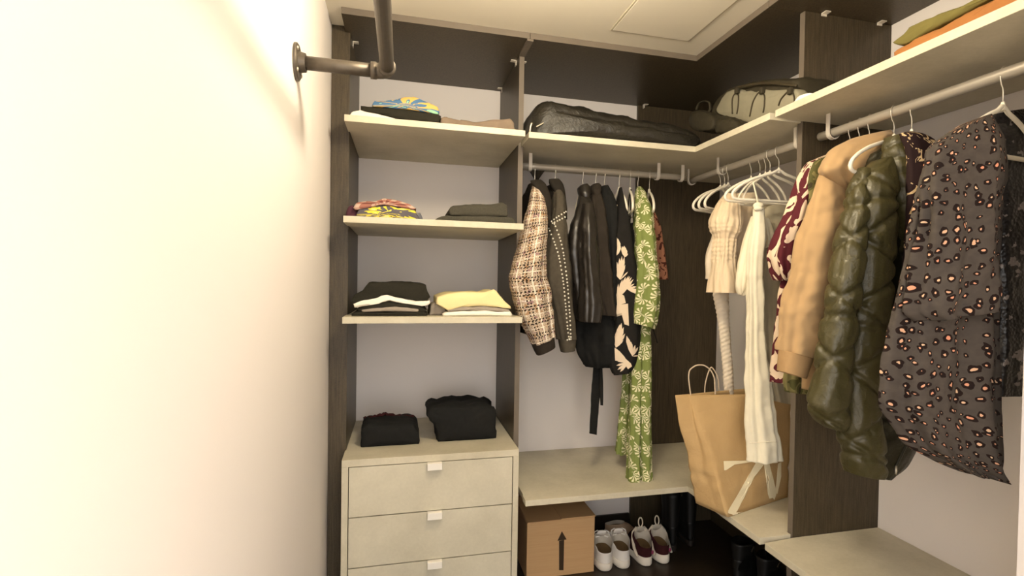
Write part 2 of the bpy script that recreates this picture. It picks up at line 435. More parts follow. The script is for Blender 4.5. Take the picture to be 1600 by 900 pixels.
def softprism(name, prof, axis, a0, a1, mat, parent=None, n=56, m=22, rnd=.02, wr=.004, ws=16, seed=0, flatz=None, smooth=True, shrink=.9, top=None):
    """closed outline prof (two coords) swept along X or Y between a0 and a1 with rounded ends; soft, wrinkled"""
    P = catmull(prof, n, True)
    cx = sum(p[0] for p in P)/n; zmin = min(p[1] for p in P)
    V = []; UV = []; F = []; D = abs(a1-a0)
    for i in range(m):
        t = i/(m-1); tt = .5-.5*math.cos(math.pi*t); e = min(tt, 1-tt)*D
        k = 1 if e >= rnd else shrink+(1-shrink)*math.sqrt(max(0, 1-(1-e/rnd)**2))
        L = 0
        for j, p in enumerate(P):
            a = cx+(p[0]-cx)*(1-(1-k)*.35); z = zmin+(p[1]-zmin)*k
            if top: z = zmin+(z-zmin)*top(tt)
            s = a0+(a1-a0)*tt
            q = Vector((a, s, z)) if axis == 'Y' else Vector((s, a, z))
            h = wr*nz(q, ws, seed)+wr*.5*nz(q, ws*2.6, seed+3)
            lift = min(1, (z-zmin)/.015)
            q.z += h*1.6*lift
            if axis == 'Y': q.x += h
            else: q.y += h
            if j: L += math.dist(P[j], P[j-1])
            V.append(q); UV.append((L, s))
    for i in range(m-1):
        for j in range(n): F.append((i*n+j, i*n+(j+1) % n, (i+1)*n+(j+1) % n, (i+1)*n+j))
    sg = 1 if a1 > a0 else -1
    for base, d, flip in ((0, -sg, False), ((m-1)*n, sg, True)):
        c = sum((V[base+j] for j in range(n)), Vector())/n; pb = base
        for f in (.94, .82, .62, .36):
            nb = len(V)
            for j in range(n):
                q = c+(V[base+j]-c)*f; e = rnd*.45*(1-f*f)**.7*d; h = wr*.6*nz(q, ws*1.5, seed+9)
                if axis == 'Y': q.y += e+h; q.z = q.z
                else: q.x += e+h
                V.append(q); UV.append((UV[base+j][0], UV[base+j][1]+(1-f)*.05*d))
            for j in range(n):
                k = (j+1) % n
                F.append((pb+k, pb+j, nb+j, nb+k) if not flip else (pb+j, pb+k, nb+k, nb+j))
            pb = nb
        F.append(tuple(pb+j for j in range(n)) if flip else tuple(pb+n-1-j for j in range(n)))
    ob = link(name, V, F, mat, parent, smooth, UV)
    LAST[ob.name] = (V, F); return ob
def fold(name, label, upper, lower, Y, depth, mat, cat='folded clothes', zf=None, seed=0, group=None, wr=.003, parent=None, rnd=.018, top=None):
    """a folded garment: surveyed front outline at depth Y, running back by depth"""
    pr = [un(x, y, Y=Y) for x, y in upper]; lw = [un(x, y, Y=Y) for x, y in reversed(lower)] if lower else []
    prof = [(p.x, p.z) for p in pr]
    if lower: prof += [(p.x, p.z) for p in lw]
    else: prof += [(pr[-1].x, zf), ((pr[-1].x+pr[0].x)/2, zf), (pr[0].x, zf)]
    # densify so corners stay put
    Q = []
    for i, p in enumerate(prof):
        q = prof[(i+1) % len(prof)]; Q.append(p)
        if math.dist(p, q) > .03: Q += [(p[0]*.85+q[0]*.15, p[1]*.85+q[1]*.15), (p[0]*.15+q[0]*.85, p[1]*.15+q[1]*.85)]
    if zf is not None: Q = [(a, max(z, zf+.0005)) for a, z in Q]
    o = softprism(name, Q, 'Y', Y, Y+depth, mat, parent, seed=seed, wr=wr, rnd=rnd, top=top)
    if label: tag(o, label, cat, group)
    return o
def copy_tree(o, loc, rz, label):
    c = o.copy(); COL.objects.link(c); c.location = loc; c.rotation_euler = (0, 0, rz); c['label'] = label
    for ch in o.children:
        d = ch.copy(); COL.objects.link(d); d.parent = c
    return c

# ------------------------------------------------------------------ the room
XL, XR, ZC = -.071, 2.0, 2.407
def slab(name, *b, mat='wall'): return structure(G().box(*b).out(name, M[mat]))
slab('floor', XL-.1, 2.1, -2.5, .1, -.1, 0, mat='floor')
slab('floor_bounce', -3, 4, -6.5, -2.5, -.1, -.001, mat='bouncefloor')  # unseen pale floor added to bounce light up under the shelves
slab('ceiling', XL-.1, 2.1, -2.97, .1, ZC, ZC+.1, mat='ceiling')
slab('wall_left', XL-.1, XL, -2.97, .1, 0, ZC)
slab('wall_back', XL, XR+.1, 0, .1, 0, ZC)
slab('wall_right', XR, XR+.1, -2.03, 0, 0, ZC)
slab('wall_front', 1.502, 2.1, -2.97, -2.03, 0, ZC)  # real stub wall, lengthened out of view to block light from the right
slab('wall_light_blocker', .95, 1.502, -3.05, -2.97, 0, ZC)  # unseen wall added to keep doorway light off the right side
slab('baseboard_back', .745, 1.47, -.014, 0, 0, .084, mat='base')
slab('baseboard_right', XR-.014, XR, -2.03, -1.19, 0, .084, mat='base')
# ceiling access panel (thin seam round a flush leaf)
ap = thing('ceiling_access_panel', 'flush white access panel with a thin seam in the ceiling above the corner', 'access panel', (1.19, -1.03, ZC))
g = G()
x0, x1, y0, y1 = 1.014, 1.365, -1.29, -.785
for b in ((x0, x1, y1-.005, y1), (x0, x1, y0, y0+.005), (x0, x0+.005, y0+.005, y1-.005), (x1-.005, x1, y0+.005, y1-.005)): g.box(*b, ZC-.003, ZC)
g.out('panel_trim', M['seam'], ap)
G().box(x0+.008, x1-.008, y0+.008, y1-.008, ZC-.005, ZC).out('panel_leaf', M['ceiling'], ap)
# ceiling lamp (just above the picture)
cl = thing('ceiling_light', 'round white globe light hanging just under the closet ceiling', 'ceiling light', LAMP)
g = G(); g.tube([(LAMP.x, LAMP.y, ZC), (LAMP.x, LAMP.y, ZC-.022)], [.07, .065], 32); g.tube([(LAMP.x, LAMP.y, ZC-.02), (LAMP.x, LAMP.y, LAMP.z+.08)], .012, 16); g.out('lamp_base', M['tab'], cl)
G().ball(LAMP, .09, 28).out('lamp_globe', M['lampdisc'], cl, True)

# ------------------------------------------------------------------ closet carcass
T = .025
DF, SF = -.499, -.664                       # panel fronts, shelf fronts of the back run
XI = 1.474                                   # inner front line of the right run
def panel(name, label, box, edge=None, extra=None):
    t = thing(name, label, 'closet panel', ((box[0]+box[1])/2, (box[2]+box[3])/2, box[4]))
    G().box(*box).out('panel_board', M['wenge'], t, bevel=.001)
    if edge: G().box(*edge).out('edge_band', M['edge'], t)
    return t
panel('closet_side_panel', 'dark wood upright panel of the shelving bay against the left wall', (XL+.001, 0, DF, -.001, .0, ZC-.001))
dv = panel('closet_divider', 'dark wood divider between the shelving bay and the back clothes rail', (.7, .722, DF+.002, -.001, 0, 2.381), (.7, .722, DF, DF+.002, 0, 2.381))
G().box(.698, .724, SF, DF, 2.372, 2.381).out('top_strip', M['edge'], dv)
panel('corner_end_panel', 'dark wood end panel standing against the back wall in the corner', (1.474, XR-.001, -.02, -.001, 0, 2.381))
panel('closet_partition', 'dark wood partition between the corner rail and the near right rail', (1.612, XR-.001, -1.188, -1.163, 0, 2.381), (1.61, 1.612, -1.188, -1.163, 0, 2.381))
panel('closet_shade_board', 'dark board added as shade on the right wall under the low corner shelf', (XR-.016, XR-.001, -1.16, -.022, 0, .444))  # added dark board standing in for the deep shade below the shelf
def topboard(name, label, boxes, edges):
    t = thing(name, label, 'closet panel', ((boxes[0][0]+boxes[0][1])/2, (boxes[0][2]+boxes[0][3])/2, 2.382))
    g = G()
    for b in boxes: g.box(*b)
    g.out('board', M['wenge'], t)
    g = G()
    for b in edges: g.box(*b)
    g.out('edge_band', M['edge'], t); return t
ZB, ZT = 2.382, 2.406
topboard('closet_top_board', 'dark wood top board under the ceiling above the left shelving bay', [(-.018, .709, SF+.003, -.001, ZB, ZT)], [(-.018, .709, SF, SF+.003, ZB, ZT)])
topboard('closet_top_board', 'dark wood top board under the ceiling above the corner clothes rails', [(.711, 1.474, SF+.003, -.001, ZB, ZT), (1.474, XR-.001, -1.17, -.001, ZB, ZT)],
         [(.711, 1.474, SF, SF+.003, ZB, ZT), (1.471, 1.474, -1.17, SF, ZB, ZT)])
topboard('closet_top_board', 'dark wood top board under the ceiling above the near right rail', [(1.474, XR-.001, -2.02, -1.172, ZB, ZT)], [(1.471, 1.474, -2.02, -1.172, ZB, ZT)])
def lshelf(name, label, poly, z, t=T):
    n = len(poly); V = [(x, y, z) for x, y in poly]+[(x, y, z+t) for x, y in poly]
    F = [tuple(range(n-1, -1, -1)), tuple(range(n, 2*n))]+[(i, (i+1) % n, n+(i+1) % n, n+i) for i in range(n)]
    o = link(name, V, F, M['shelf']); b = o.modifiers.new('bevel', 'BEVEL'); b.width = .0012; b.segments = 2; b.limit_method = 'ANGLE'
    return tag(o, label, 'shelf')
Z1, Z2, Z3, ZU, ZL = 1.981, 1.5985, 1.2129, 1.9775, .446
ZN, ZNL = 1.9815, .435
for z, d in ((Z1, 'topmost'), (Z2, 'middle'), (Z3, 'lowest')):
    items = {'topmost': 'topmost greige shelf of the left bay holding the blue and gold shirt', 'middle': 'middle greige shelf of the left bay with yellow print and dark wool piles', 'lowest': 'lowest greige shelf of the left bay with black and cream piles'}[d]
    lshelf('closet_shelf', items, [(-.004, SF), (.696, SF), (.696, -.002), (.002, -.002), (.002, DF-.004), (-.004, DF-.004)], z)
lshelf('corner_shelf', 'upper L shaped greige shelf holding the garment bag and backpack', [(.711, SF), (XI, SF), (XI, -1.186), (1.606, -1.186), (1.606, -1.16), (XR-.002, -1.16), (XR-.002, -.022), (1.472, -.022), (1.472, -.002), (.726, -.002), (.726, DF-.006), (.711, DF-.006)], ZU)
lshelf('corner_shelf', 'lower L shaped greige shelf under the paper bag', [(.722, SF), (XI, SF), (XI, -1.186), (1.606, -1.186), (1.606, -1.16), (XR-.002, -1.16), (XR-.002, -.022), (1.472, -.022), (1.472, -.002), (.726, -.002), (.726, -.6), (.722, -.6)], ZL)
lshelf('closet_shelf', 'high greige shelf at right above the near clothes rail', [(1.484, -2.022), (XR-.002, -2.022), (XR-.002, -1.192), (1.607, -1.192), (1.607, -1.19), (1.484, -1.203)], ZN)
lshelf('closet_shelf', 'low empty greige shelf at right below the puffer and print shirt', [(1.484, -2.022), (XR-.002, -2.022), (XR-.002, -1.19), (1.62, -1.19), (1.484, -1.203)], ZNL)
# small metal corner brackets under the top boards
for lab, x, y, dx, dy in (('beside the left side panel', .004, -.42, 1, 0), ('at the front of the divider', .676, -.43, 1, 0), ('right of the divider', .724, -.43, 1, 0), ('at the back of the divider', .678, -.06, 1, 0),
                          ('on the far side of the corner top board', 1.5, -.05, 1, 0), ('near the front of the partition', 1.68, -1.212, 1, 0), ('near the wall end of the partition', 1.93, -1.212, 1, 0)):
    g = G(); g.box(x, x+.022, y, y+.022, ZB-.003, ZB)
    if 'partition' in lab: g.box(x, x+.022, y+.021, y+.024, ZB-.010, ZB)
    else: g.box(x-.002 if x < .69 or x > .72 else x, x+.001, y, y+.022, ZB-.022, ZB) if x != .676 and x != .678 else g.box(x+.021, x+.024, y, y+.022, ZB-.022, ZB)
    tag(g.out('corner_bracket', M['bracket']), 'white metal bracket under the top board ' + lab, 'bracket')
tag(G().add([(.86, -.03, ZU), (.94, -.03, ZU), (.90, -.03, ZU-.06), (.86, -.004, ZU), (.94, -.004, ZU), (.90, -.004, ZU-.06)], [(0, 2, 1), (3, 4, 5), (0, 1, 4, 3), (1, 2, 5, 4), (2, 0, 3, 5)]).out('shelf_brace', M['wenge']),
    'dark triangular brace under the corner shelf on the back wall', 'brace')

# ------------------------------------------------------------------ drawer chest
ch = thing('drawer_chest', 'greige chest of drawers with white tab handles in the left bay', 'chest of drawers', (.345, -.32, 0))
CF = -.633; CT = .679; X0, X1 = -.004, .697
g = G(); g.box(X0, X1, CF, -.003, CT-.028, CT); g.box(X0, X0+.024, CF, -.003, 0, CT-.028) if False else None
g.box(X0+.006, X0+.03, DF-.004, -.003, 0, CT-.028)
g.box(X0, X0+.024, CF, DF-.004, 0, CT-.028); g.box(X1-.024, X1, CF, -.003, 0, CT-.028); g.box(X0+.03, X1-.024, -.02, -.003, 0, CT-.028); g.box(X0+.024, X1-.024, CF+.03, CF+.05, 0, .05)
g.out('carcass', M['shelf'], ch, bevel=.001)
zt = CT-.031
for i in range(3):
    zb = zt-.196
    if i == 2: zb = .03
    d = G().box(X0+.027, X1-.027, CF+.001, CF+.02, zb, zt).out('drawer', M['drawer'], ch, bevel=.001)
    xc = un(679, 733+77*i, Y=CF).x
    h = G(); h.box(xc-.029, xc+.029, CF-.02, CF+.004, zt-.006, zt+.0015); h.box(xc-.029, xc+.029, CF-.022, CF-.019, zt-.026, zt+.0015)
    h.out('handle', M['tab'], d, bevel=.001)
    zt = zb-.004

# ------------------------------------------------------------------ rails
def rail(label, p, q, brackets, r=.0155):
    p, q = Vector(p), Vector(q); t = thing('clothes_rail', label, 'clothes rail', p)
    n = 10; G().tube([p.lerp(q, i/n) for i in range(n+1)], r, 20).out('rod', M['rod'], t, True)
    d = (q-p).normalized(); s = d.cross(Vector((0, 0, 1))).normalized()
    for k, zt_ in brackets:
        c = p+d*k; pts = []
        for side, zz in ((1, zt_),):
            pts.append(c+s*side*(r+.004)+Vector((0, 0, zz-c.z)))
        pts.append(c+s*(r+.004))
        for a in range(1, 10):
            b = math.pi*a/9; pts.append(c+s*(r+.004)*math.cos(b)-Vector((0, 0, (r+.004)*math.sin(b))))
        pts.append(c-s*(r+.004)+Vector((0, 0, .012)))
        g = G(); v = []; f = []
        for pt in pts:
            rad = (pt-c); rad = rad-d*rad.dot(d)
            if rad.length > .03 or rad.z > 0: rad = s*(1 if rad.dot(s) > 0 else -1)
            rad.normalize()
            for a, b in ((-.008, 0), (.008, 0), (.008, .004), (-.008, .004)): v.append(pt+d*a+rad*b)
        for i in range(len(pts)-1):
            for j in range(4): f.append((i*4+j, i*4+(j+1) % 4, i*4+4+(j+1) % 4, i*4+4+j))
        f += [(3, 2, 1, 0), tuple(len(pts)*4-4+j for j in range(4))]
        g.add(v, f).out('rail_bracket', M['bracket'], t)
    return t
RZ = 1.921; RX = 1.65; RY = -.38
rail('satin grey clothes rail along the back wall under the corner shelf', (.724, RY, RZ), (1.575, RY, RZ), ((.055, ZU), (.70, ZU), (.83, ZU)))
rail('satin grey clothes rail of the right corner with the cream clothes', (RX, -.30, RZ), (RX, -1.155, RZ), ((.02, ZU), (.30, ZU), (.83, ZU)))
rail('satin grey near clothes rail under the high right shelf', (RX, -1.235, 1.918), (RX, -2.02, 1.918), ((.06, ZN), (.74, ZN)))
pr_ = thing('pipe_rail', 'dark iron pipe rail fixed to the left wall with a round flange', 'clothes rail', (XL, -1.26, 1.97))
PE = Vector((.168, -1.26, 1.97)); PR = .0185
G().tube([(XL+.012, -1.26, 1.97), (PE.x-.03, PE.y, PE.z)], PR, 20).out('wall_pipe', M['iron'], pr_, True)
G().tube([(PE.x, PE.y-.03, PE.z), (PE.x, -2.2, PE.z), (PE.x, -2.9, PE.z)], PR, 20).out('long_pipe', M['iron'], pr_, True)
g = G(); pts = [(PE.x-.045, PE.y, PE.z), (PE.x-.03, PE.y, PE.z)]
for a in range(0, 7):
    b = math.pi/2*a/6; pts.append((PE.x-.028+.028*math.sin(b), PE.y-.028+.028*math.cos(b), PE.z))
pts += [(PE.x, PE.y-.03, PE.z), (PE.x, PE.y-.045, PE.z)]
g.tube(pts, [PR+.005]*2+[PR+.003]*7+[PR+.005]*2, 20).out('elbow', M['iron'], pr_, True)
g = G(); g.tube([(XL, -1.26, 1.97), (XL+.006, -1.26, 1.97), (XL+.009, -1.26, 1.97), (XL+.010, -1.26, 1.97), (XL+.026, -1.26, 1.97)], [.05, .05, .046, .028, .025], 32)
fl = g.out('flange', M['iron'], pr_)
for k in range(4):
    a = math.pi/4+k*math.pi/2
    G().ball((XL+.0095, -1.26+.04*math.cos(a), 1.97+.04*math.sin(a)), .006, 8, (.6, 1, 1)).out('screw', M['bolt'], fl, True)

# ------------------------------------------------------------------ hangers
def hanger_parts():
    t = bpy.data.objects.new('clothes_hanger', None); COL.objects.link(t); t.empty_display_size = .03; WM[t.name] = Matrix()
    R = .0185; pts = []
    for a in range(-30, 181, 15):
        b = math.radians(a); pts.append((R*math.cos(b), 0, R*math.sin(b)))
    pts += [(-.0185, 0, -.012), (-.012, 0, -.026), (-.003, 0, -.034), (0, 0, -.045), (0, 0, -.08)]
    G().tube(pts, .0016, 8).out('hook', M['wire'], t, True)
    half = [(0, -.078), (.012, -.082), (.03, -.092), (.07, -.104), (.12, -.122), (.165, -.145), (.192, -.165), (.203, -.18), (.203, -.192), (.192, -.2), (.17, -.202), (.1, -.202), (0, -.202)]
    path = half+[(-x, z) for x, z in reversed(half[1:-1])]
    path = catmull(path, 80, True)
    g = G(); g.tube([(x, 0, z) for x, z in path], .0058, 10, closed=True)
    g.tube([(0, 0, -.068), (0, 0, -.074), (0, 0, -.09)], [.004, .006, .007], 10)
    g.out('frame', M['hanger'], t, True); return t
H0 = hanger_parts(); H0['category'] = 'hanger'; H0['group'] = 'cream hangers on the closet rails'; H0['label'] = ''
_first = [True]
def hanger(x, y, z, rz, label, k=1):
    h = hanger_at(x, y, z, rz, label); h.scale = (k, 1, 1); return h
def hanger_at(x, y, z, rz, label):
    if _first[0]:
        _first[0] = False; H0.location = (x, y, z); H0.rotation_euler = (0, 0, rz); H0['label'] = label; return H0
    return copy_tree(H0, (x, y, z), rz, label)
PI = math.pi
for x, rz, lab in ((.805, 1.45, 'thin cream hanger inside the tweed jacket, first on the back rail'), (.904, 1.5, 'thin cream hanger inside the studded black denim jacket'),
                   (1.04, 1.57, 'thin cream hanger inside the black leather jacket'), (1.105, 1.57, 'thin cream hanger inside the brown-black jacket beside the leather one'),
                   (1.15, 1.57, 'thin cream hanger inside the black knit coat with the hanging belt'), (1.226, 1.57, 'thin cream hanger holding the black crane print top'),
                   (1.283, 1.24, 'cream hanger with the black strappy dress, left of the green print'), (1.324, 1.57, 'thin cream hanger inside the green palm print top'),
                   (1.385, 1.25, 'cream hanger with the coral print top, last on the back rail')):
    hanger(x, RY, RZ, rz, lab, 1 if 'strappy' in lab or 'coral' in lab else .5)
for y, rz, lab in ((-.59, .42, 'empty cream hanger, farthest of the three in the corner'), (-.625, .46, 'empty cream hanger, middle of the three in the corner'), (-.655, .52, 'empty cream hanger, nearest of the three in the corner'),
                   (-.828, .04, 'cream hanger inside the beige smocked blouse'), (-.889, .03, 'cream hanger over the beige satin dress'), (-.955, .0, 'cream hanger behind the one with the white linen trousers'),
                   (-1.01, -.02, 'cream hanger with the white linen trousers knotted over its bar'), (-.925, 0, 'cream hanger holding the pale sage gauze dress beside the partition')):
    hanger(RX, y, RZ, rz, lab, .5 if 'inside' in lab or 'over the' in lab or 'gauze' in lab else 1)
RN = 1.918
for y, rz, lab in ((-1.372, .0, 'hanger hidden in the burgundy and cream shirt'), (-1.412, 0, 'hanger hidden in the olive camouflage top'), (-1.452, 0, 'hanger hidden in the tan hoodie'),
                   (-1.545, .22, 'wide cream hanger standing out between tan hoodie and olive puffer'), (-1.605, 0, 'hanger holding the dark leaf print top behind the puffer'),
                   (-1.862, .12, 'white hanger in the dark sequin jacket at the right edge')):
    hanger(RX, y, RN, rz, lab, 1 if 'wide' in lab else .7 if 'white' in lab else .45)

# ------------------------------------------------------------------ clothes on the back rail
def garment(name, label, cat, loc, group=None): return thing(name, label, cat, loc, group)
def wbody(name, x, z0, z1, hy, hx, mat, par, yc=-.38, seed=0, hemy=None, shift=0, folds=((.008, 5, .3), (.004, 9, 1))):
    """a torso hanging square to the back rail: shoulders slope down from the neck"""
    rows = [((x, yc, z1), (0, .05, 0), (hx*.5, 0, 0)), ((x+shift*.1, yc, z1-.03), (0, hy*.62, 0), (hx*.7, 0, 0)), ((x+shift*.2, yc, z1-.07), (0, hy, 0), (hx, 0, 0)),
            ((x+shift*.5, yc, (z0+z1)/2), (0, hy*.95, 0), (hx*1.1, 0, 0)), ((x+shift, yc, z0), (0, hemy or hy, 0), (hx, 0, 0))]
    return loft(name, [(Vector(c), Vector(u), Vector(v)) for c, u, v in rows], mat, par, n=48, m=50, folds=folds, seed=seed)
# 1 tweed jacket
t = garment('tweed_jacket', 'beige and brown check tweed jacket with dark cuffs, first on the back rail', 'jacket', (.78, -.42, RZ-.08))
wbody('body', .80, 1.14, 1.845, .17, .03, M['suede'], t, yc=-.34, seed=1)
loft('sleeve', imgrows([(832, 289, 846, 295, -0.490, .03), (825, 320, 854, 322, -0.520, .05), (815, 360, 855, 352, -0.550, .06), (806, 398, 852, 384, -0.570, .065), (796, 434, 851, 430, -0.580, .07), (800, 462, 857, 456, -0.580, .07), (808, 492, 861, 482, -0.580, .065), (820, 518, 864, 506, -0.580, .06), (831, 540, 865.5, 526, -0.580, .055)], .06), M['tweed'], t, n=72, m=110, folds=((.007, 3, .6), (.004, 7, 2)), wr=.006, seed=2)
loft('cuff', imgrows([(831, 538, 865.5, 525, -0.580, .052), (835, 547, 866, 533, -0.580, .05), (839, 555, 866.5, 541, -0.580, .048)], .05), M['suede'], t, n=40, m=16, wr=.002)
loft('collar', imgrows([(829, 282, 845, 281, -0.500, .015), (830, 287, 853, 288, -0.510, .02), (839, 297, 859, 304, -0.520, .02), (850, 318, 862, 322, -0.530, .016), (855, 340, 861, 343, -0.530, .012), (856, 354, 859, 355, -0.530, .008)], .02), M['denimdark'], t, n=32, m=30, wr=.002, bottom='cap')
# 2 studded denim jacket
t = garment('denim_jacket', 'faded black denim jacket with rows of white studs, second on the back rail', 'jacket', (.9, -.42, RZ-.08))
wbody('body', .893, 1.16, 1.845, .16, .03, M['denimdark'], t, yc=-.33, seed=3)
loft('sleeve', imgrows([(860, 286, 876, 287, -.44, .03), (864, 305, 883, 316, -.46, .045), (860, 345, 884.5, 350, -.5, .055), (852, 382, 887, 377, -.52, .06), (849.5, 420, 891, 420, -.53, .06), (850.5, 445, 893, 448, -.53, .06), (859, 468, 895.5, 485, -.53, .055), (868, 505, 898, 515, -.53, .05), (873, 530, 899, 530, -.53, .045)], .06), M['denim'], t, n=64, m=100, folds=((.006, 3, 1.2), (.003, 8, .4)), wr=.005, seed=4)
SL = [o for o in t.children if o.name.startswith('sleeve')][0].name
loft('cuff', imgrows([(873, 529, 899, 529, -.53, .045), (875, 540, 898.5, 539, -.53, .044), (877, 550, 897, 547, -.53, .042)], .045), M['denim'], t, n=40, m=14, wr=.002)
loft('collar', imgrows([(858, 280, 873, 279.5, -.45, .015), (858, 286, 880, 289, -.46, .02), (865, 298, 884, 309, -.47, .02), (877, 320, 886, 328, -.48, .014), (882, 340, 886, 343, -.48, .01)], .02), M['denimdark'], t, n=32, m=26, wr=.002, bottom='cap')
def dots(a, n): return [(x, y) for x, y in catmull(a, n)]
px = dots([(856, 351), (870, 340), (884, 331)], 9)+dots([(864, 349), (874, 344), (885, 338)], 7)+dots([(858, 357), (866, 378), (873, 400), (880, 440), (884, 480), (887, 515), (889.5, 530)], 32)+dots([(866.5, 350), (874, 370), (880, 395), (886, 440), (890, 490), (892, 530)], 32)+dots([(876, 534), (884, 532), (892, 530)], 7)
g = G()
for p, nn in surf(SL, px): g.ball(p+nn*.001, .0042, 8)
g.out('stud_trim', M['stud'], t, True)
# 3 leather jacket
t = garment('leather_jacket', 'glossy black leather jacket, third on the back rail', 'jacket', (1.04, -.42, RZ-.09))
loft('sleeve', imgrows([(905, 297, 918, 297, -.42, .03), (903, 318, 924, 318, -.45, .05), (896, 345, 925, 345, -.48, .055), (890, 370, 926, 375, -.49, .06), (891, 405, 926, 405, -.49, .06), (896, 450, 926, 450, -.49, .055), (900, 500, 928, 505, -.49, .05)], .05), M['leather'], t, n=56, m=80, folds=((.008, 4, .2), (.005, 7, 1.7)), wr=.008, seed=6)
loft('sleeve', imgrows([(910, 318, 926, 318, -.52, .03), (907, 350, 930, 350, -.55, .045), (907, 400, 933, 400, -.56, .05), (908, 450, 937, 450, -.56, .05), (909, 480, 939, 480, -.56, .05), (909, 503, 938, 503, -.56, .048)], .05), M['leather'], t, n=56, m=70, folds=((.007, 3, .9), (.004, 8, 2.7)), wr=.007, seed=8)
loft('collar', imgrows([(908, 289, 917, 288, -.43, .03), (903.5, 294, 922, 294, -.43, .04), (904, 302, 922, 303, -.44, .04), (908, 309, 919, 310, -.45, .03)], .04), M['leather'], t, n=32, m=20, wr=.004, bottom='cap')
# 4 brown-black jacket
t = garment('suede_jacket', 'brown-black jacket with rolled collar between leather jacket and black knit coat', 'jacket', (1.105, -.42, RZ-.09))
loft('sleeve', imgrows([(925, 294, 936, 294, -.42, .03), (923, 320, 943, 320, -.46, .045), (923, 360, 948, 360, -.5, .05), (926, 420, 953, 420, -.51, .05), (932, 470, 957, 470, -.51, .05), (936, 492, 960, 494, -.51, .05)], .05), M['suede'], t, n=56, m=70, folds=((.008, 4, 1.2), (.004, 9, 1)), wr=.006, seed=9)
loft('collar', imgrows([(926, 288, 934, 287, -.43, .03), (922.5, 292, 938, 291, -.43, .04), (923, 299, 938, 299, -.44, .04), (927, 306, 936, 307, -.45, .03)], .04), M['suede'], t, n=32, m=20, wr=.004, bottom='cap')
# 5 black knit coat with belt
t = garment('knit_coat', 'black knit coat with a long hanging belt, behind the leather jacket', 'coat', (1.13, -.40, RZ-.09))
loft('sleeve', imgrows([(940, 291, 948, 290, -.40, .03), (938, 305, 956, 306, -.43, .045), (942, 325, 962, 330, -.46, .05), (945, 370, 961, 370, -.48, .05), (947, 430, 962, 430, -.48, .05), (949, 480, 963, 480, -.48, .045), (951, 500, 963, 500, -.48, .04)], .05), M['blackknit'], t, n=48, m=70, folds=((.006, 4, .2), (.004, 7, 1.7)), wr=.006, seed=11)
loft('body', imgrows([(912, 330, 950, 330, -.36, .03), (905, 400, 960, 400, -.37, .06), (900, 480, 962, 480, -.4, .09), (899, 520, 963, 520, -.42, .10), (901, 545, 963, 548, -.42, .10), (910, 564, 957, 566, -.42, .09), (916, 572, 945, 572, -.42, .07)], .08), M['blackknit'], t, n=64, m=70, folds=((.009, 6, .8), (.004, 11, 2)), wr=.008, seed=12)
loft('belt', imgrows([(927, 566, 940.5, 566, -.42, .004), (925, 600, 938.5, 600, -.425, .004), (922.5, 640, 935.5, 642, -.425, .004), (920.5, 677, 932.5, 679.5, -.425, .004)], .004), M['blackknit'], t, n=16, m=40, wr=.003, sq=.5, bottom='cap')
loft('belt', imgrows([(936.5, 568, 941.5, 568, -.45, .003), (937, 600, 942, 600, -.45, .003), (938, 633, 942.5, 633.5, -.45, .003)], .004), M['blackknit'], t, n=12, m=24, wr=.002, sq=.5, bottom='cap')
# 6 crane print top
def fan(root, tips, wd=.11):
    out = []
    for tx, ty in tips:
        dx, dy = tx-root[0], ty-root[1]; nx, ny = -dy*wd/2, dx*wd/2
        out.append([root, (root[0]+dx*.35+nx, root[1]+dy*.35+ny), (root[0]+dx*.75+nx*1.1, root[1]+dy*.75+ny*1.1), (tx, ty), (root[0]+dx*.75-nx*1.1, root[1]+dy*.75-ny*1.1), (root[0]+dx*.35-nx, root[1]+dy*.35-ny)])
    return out
def Q(pts): return [(780+x/4.5, 400+y/4.5) for x, y in pts]
cr = []
cr += fan(*[Q([(850, 168)])[0], Q([(812, 110), (815, 70), (828, 40), (845, 15), (862, 0), (880, 5), (886, 60), (905, 110)])])
cr += fan(*[Q([(830, 300)])[0], Q([(818, 232), (838, 195), (865, 165), (890, 145), (885, 150), (910, 138), (920, 140), (932, 147), (945, 162)])], wd=.1)
cr += fan(*[Q([(895, 230)])[0], Q([(930, 183), (950, 195), (968, 215), (982, 240), (990, 268)])], wd=.16)
cr += [Q([(826, 290), (850, 262), (878, 280), (890, 330), (830, 350)]), Q([(828, 345), (905, 335), (908, 400), (912, 490), (880, 480), (862, 415), (845, 410), (822, 428)])]
cr += fan(*[Q([(820, 645)])[0], Q([(815, 560), (830, 520), (848, 480), (860, 470), (875, 500), (885, 545), (872, 590)])], wd=.15)
cr += fan(*[Q([(905, 750)])[0], Q([(812, 650), (815, 690), (818, 730), (822, 770), (830, 800), (850, 815)])], wd=.16)
cr += [Q([(812, 645), (830, 655), (870, 705), (925, 755), (932, 775), (905, 795), (870, 745), (815, 735)])]
cr += fan(*[Q([(935, 705)])[0], Q([(895, 560), (905, 600), (925, 600), (955, 625), (975, 640), (980, 700)])], wd=.17)
cr += fan((961, 402), [(958.5, 367), (962, 368), (966, 373), (969, 382), (958.5, 384)], wd=.3)+fan((976, 402), [(972, 385), (975, 384), (979, 390), (981, 396)], wd=.3)
t = garment('crane_print_blouse', 'black top printed with cream crane wings, in front of the strappy dress', 'top', (1.226, -.42, RZ-.1))
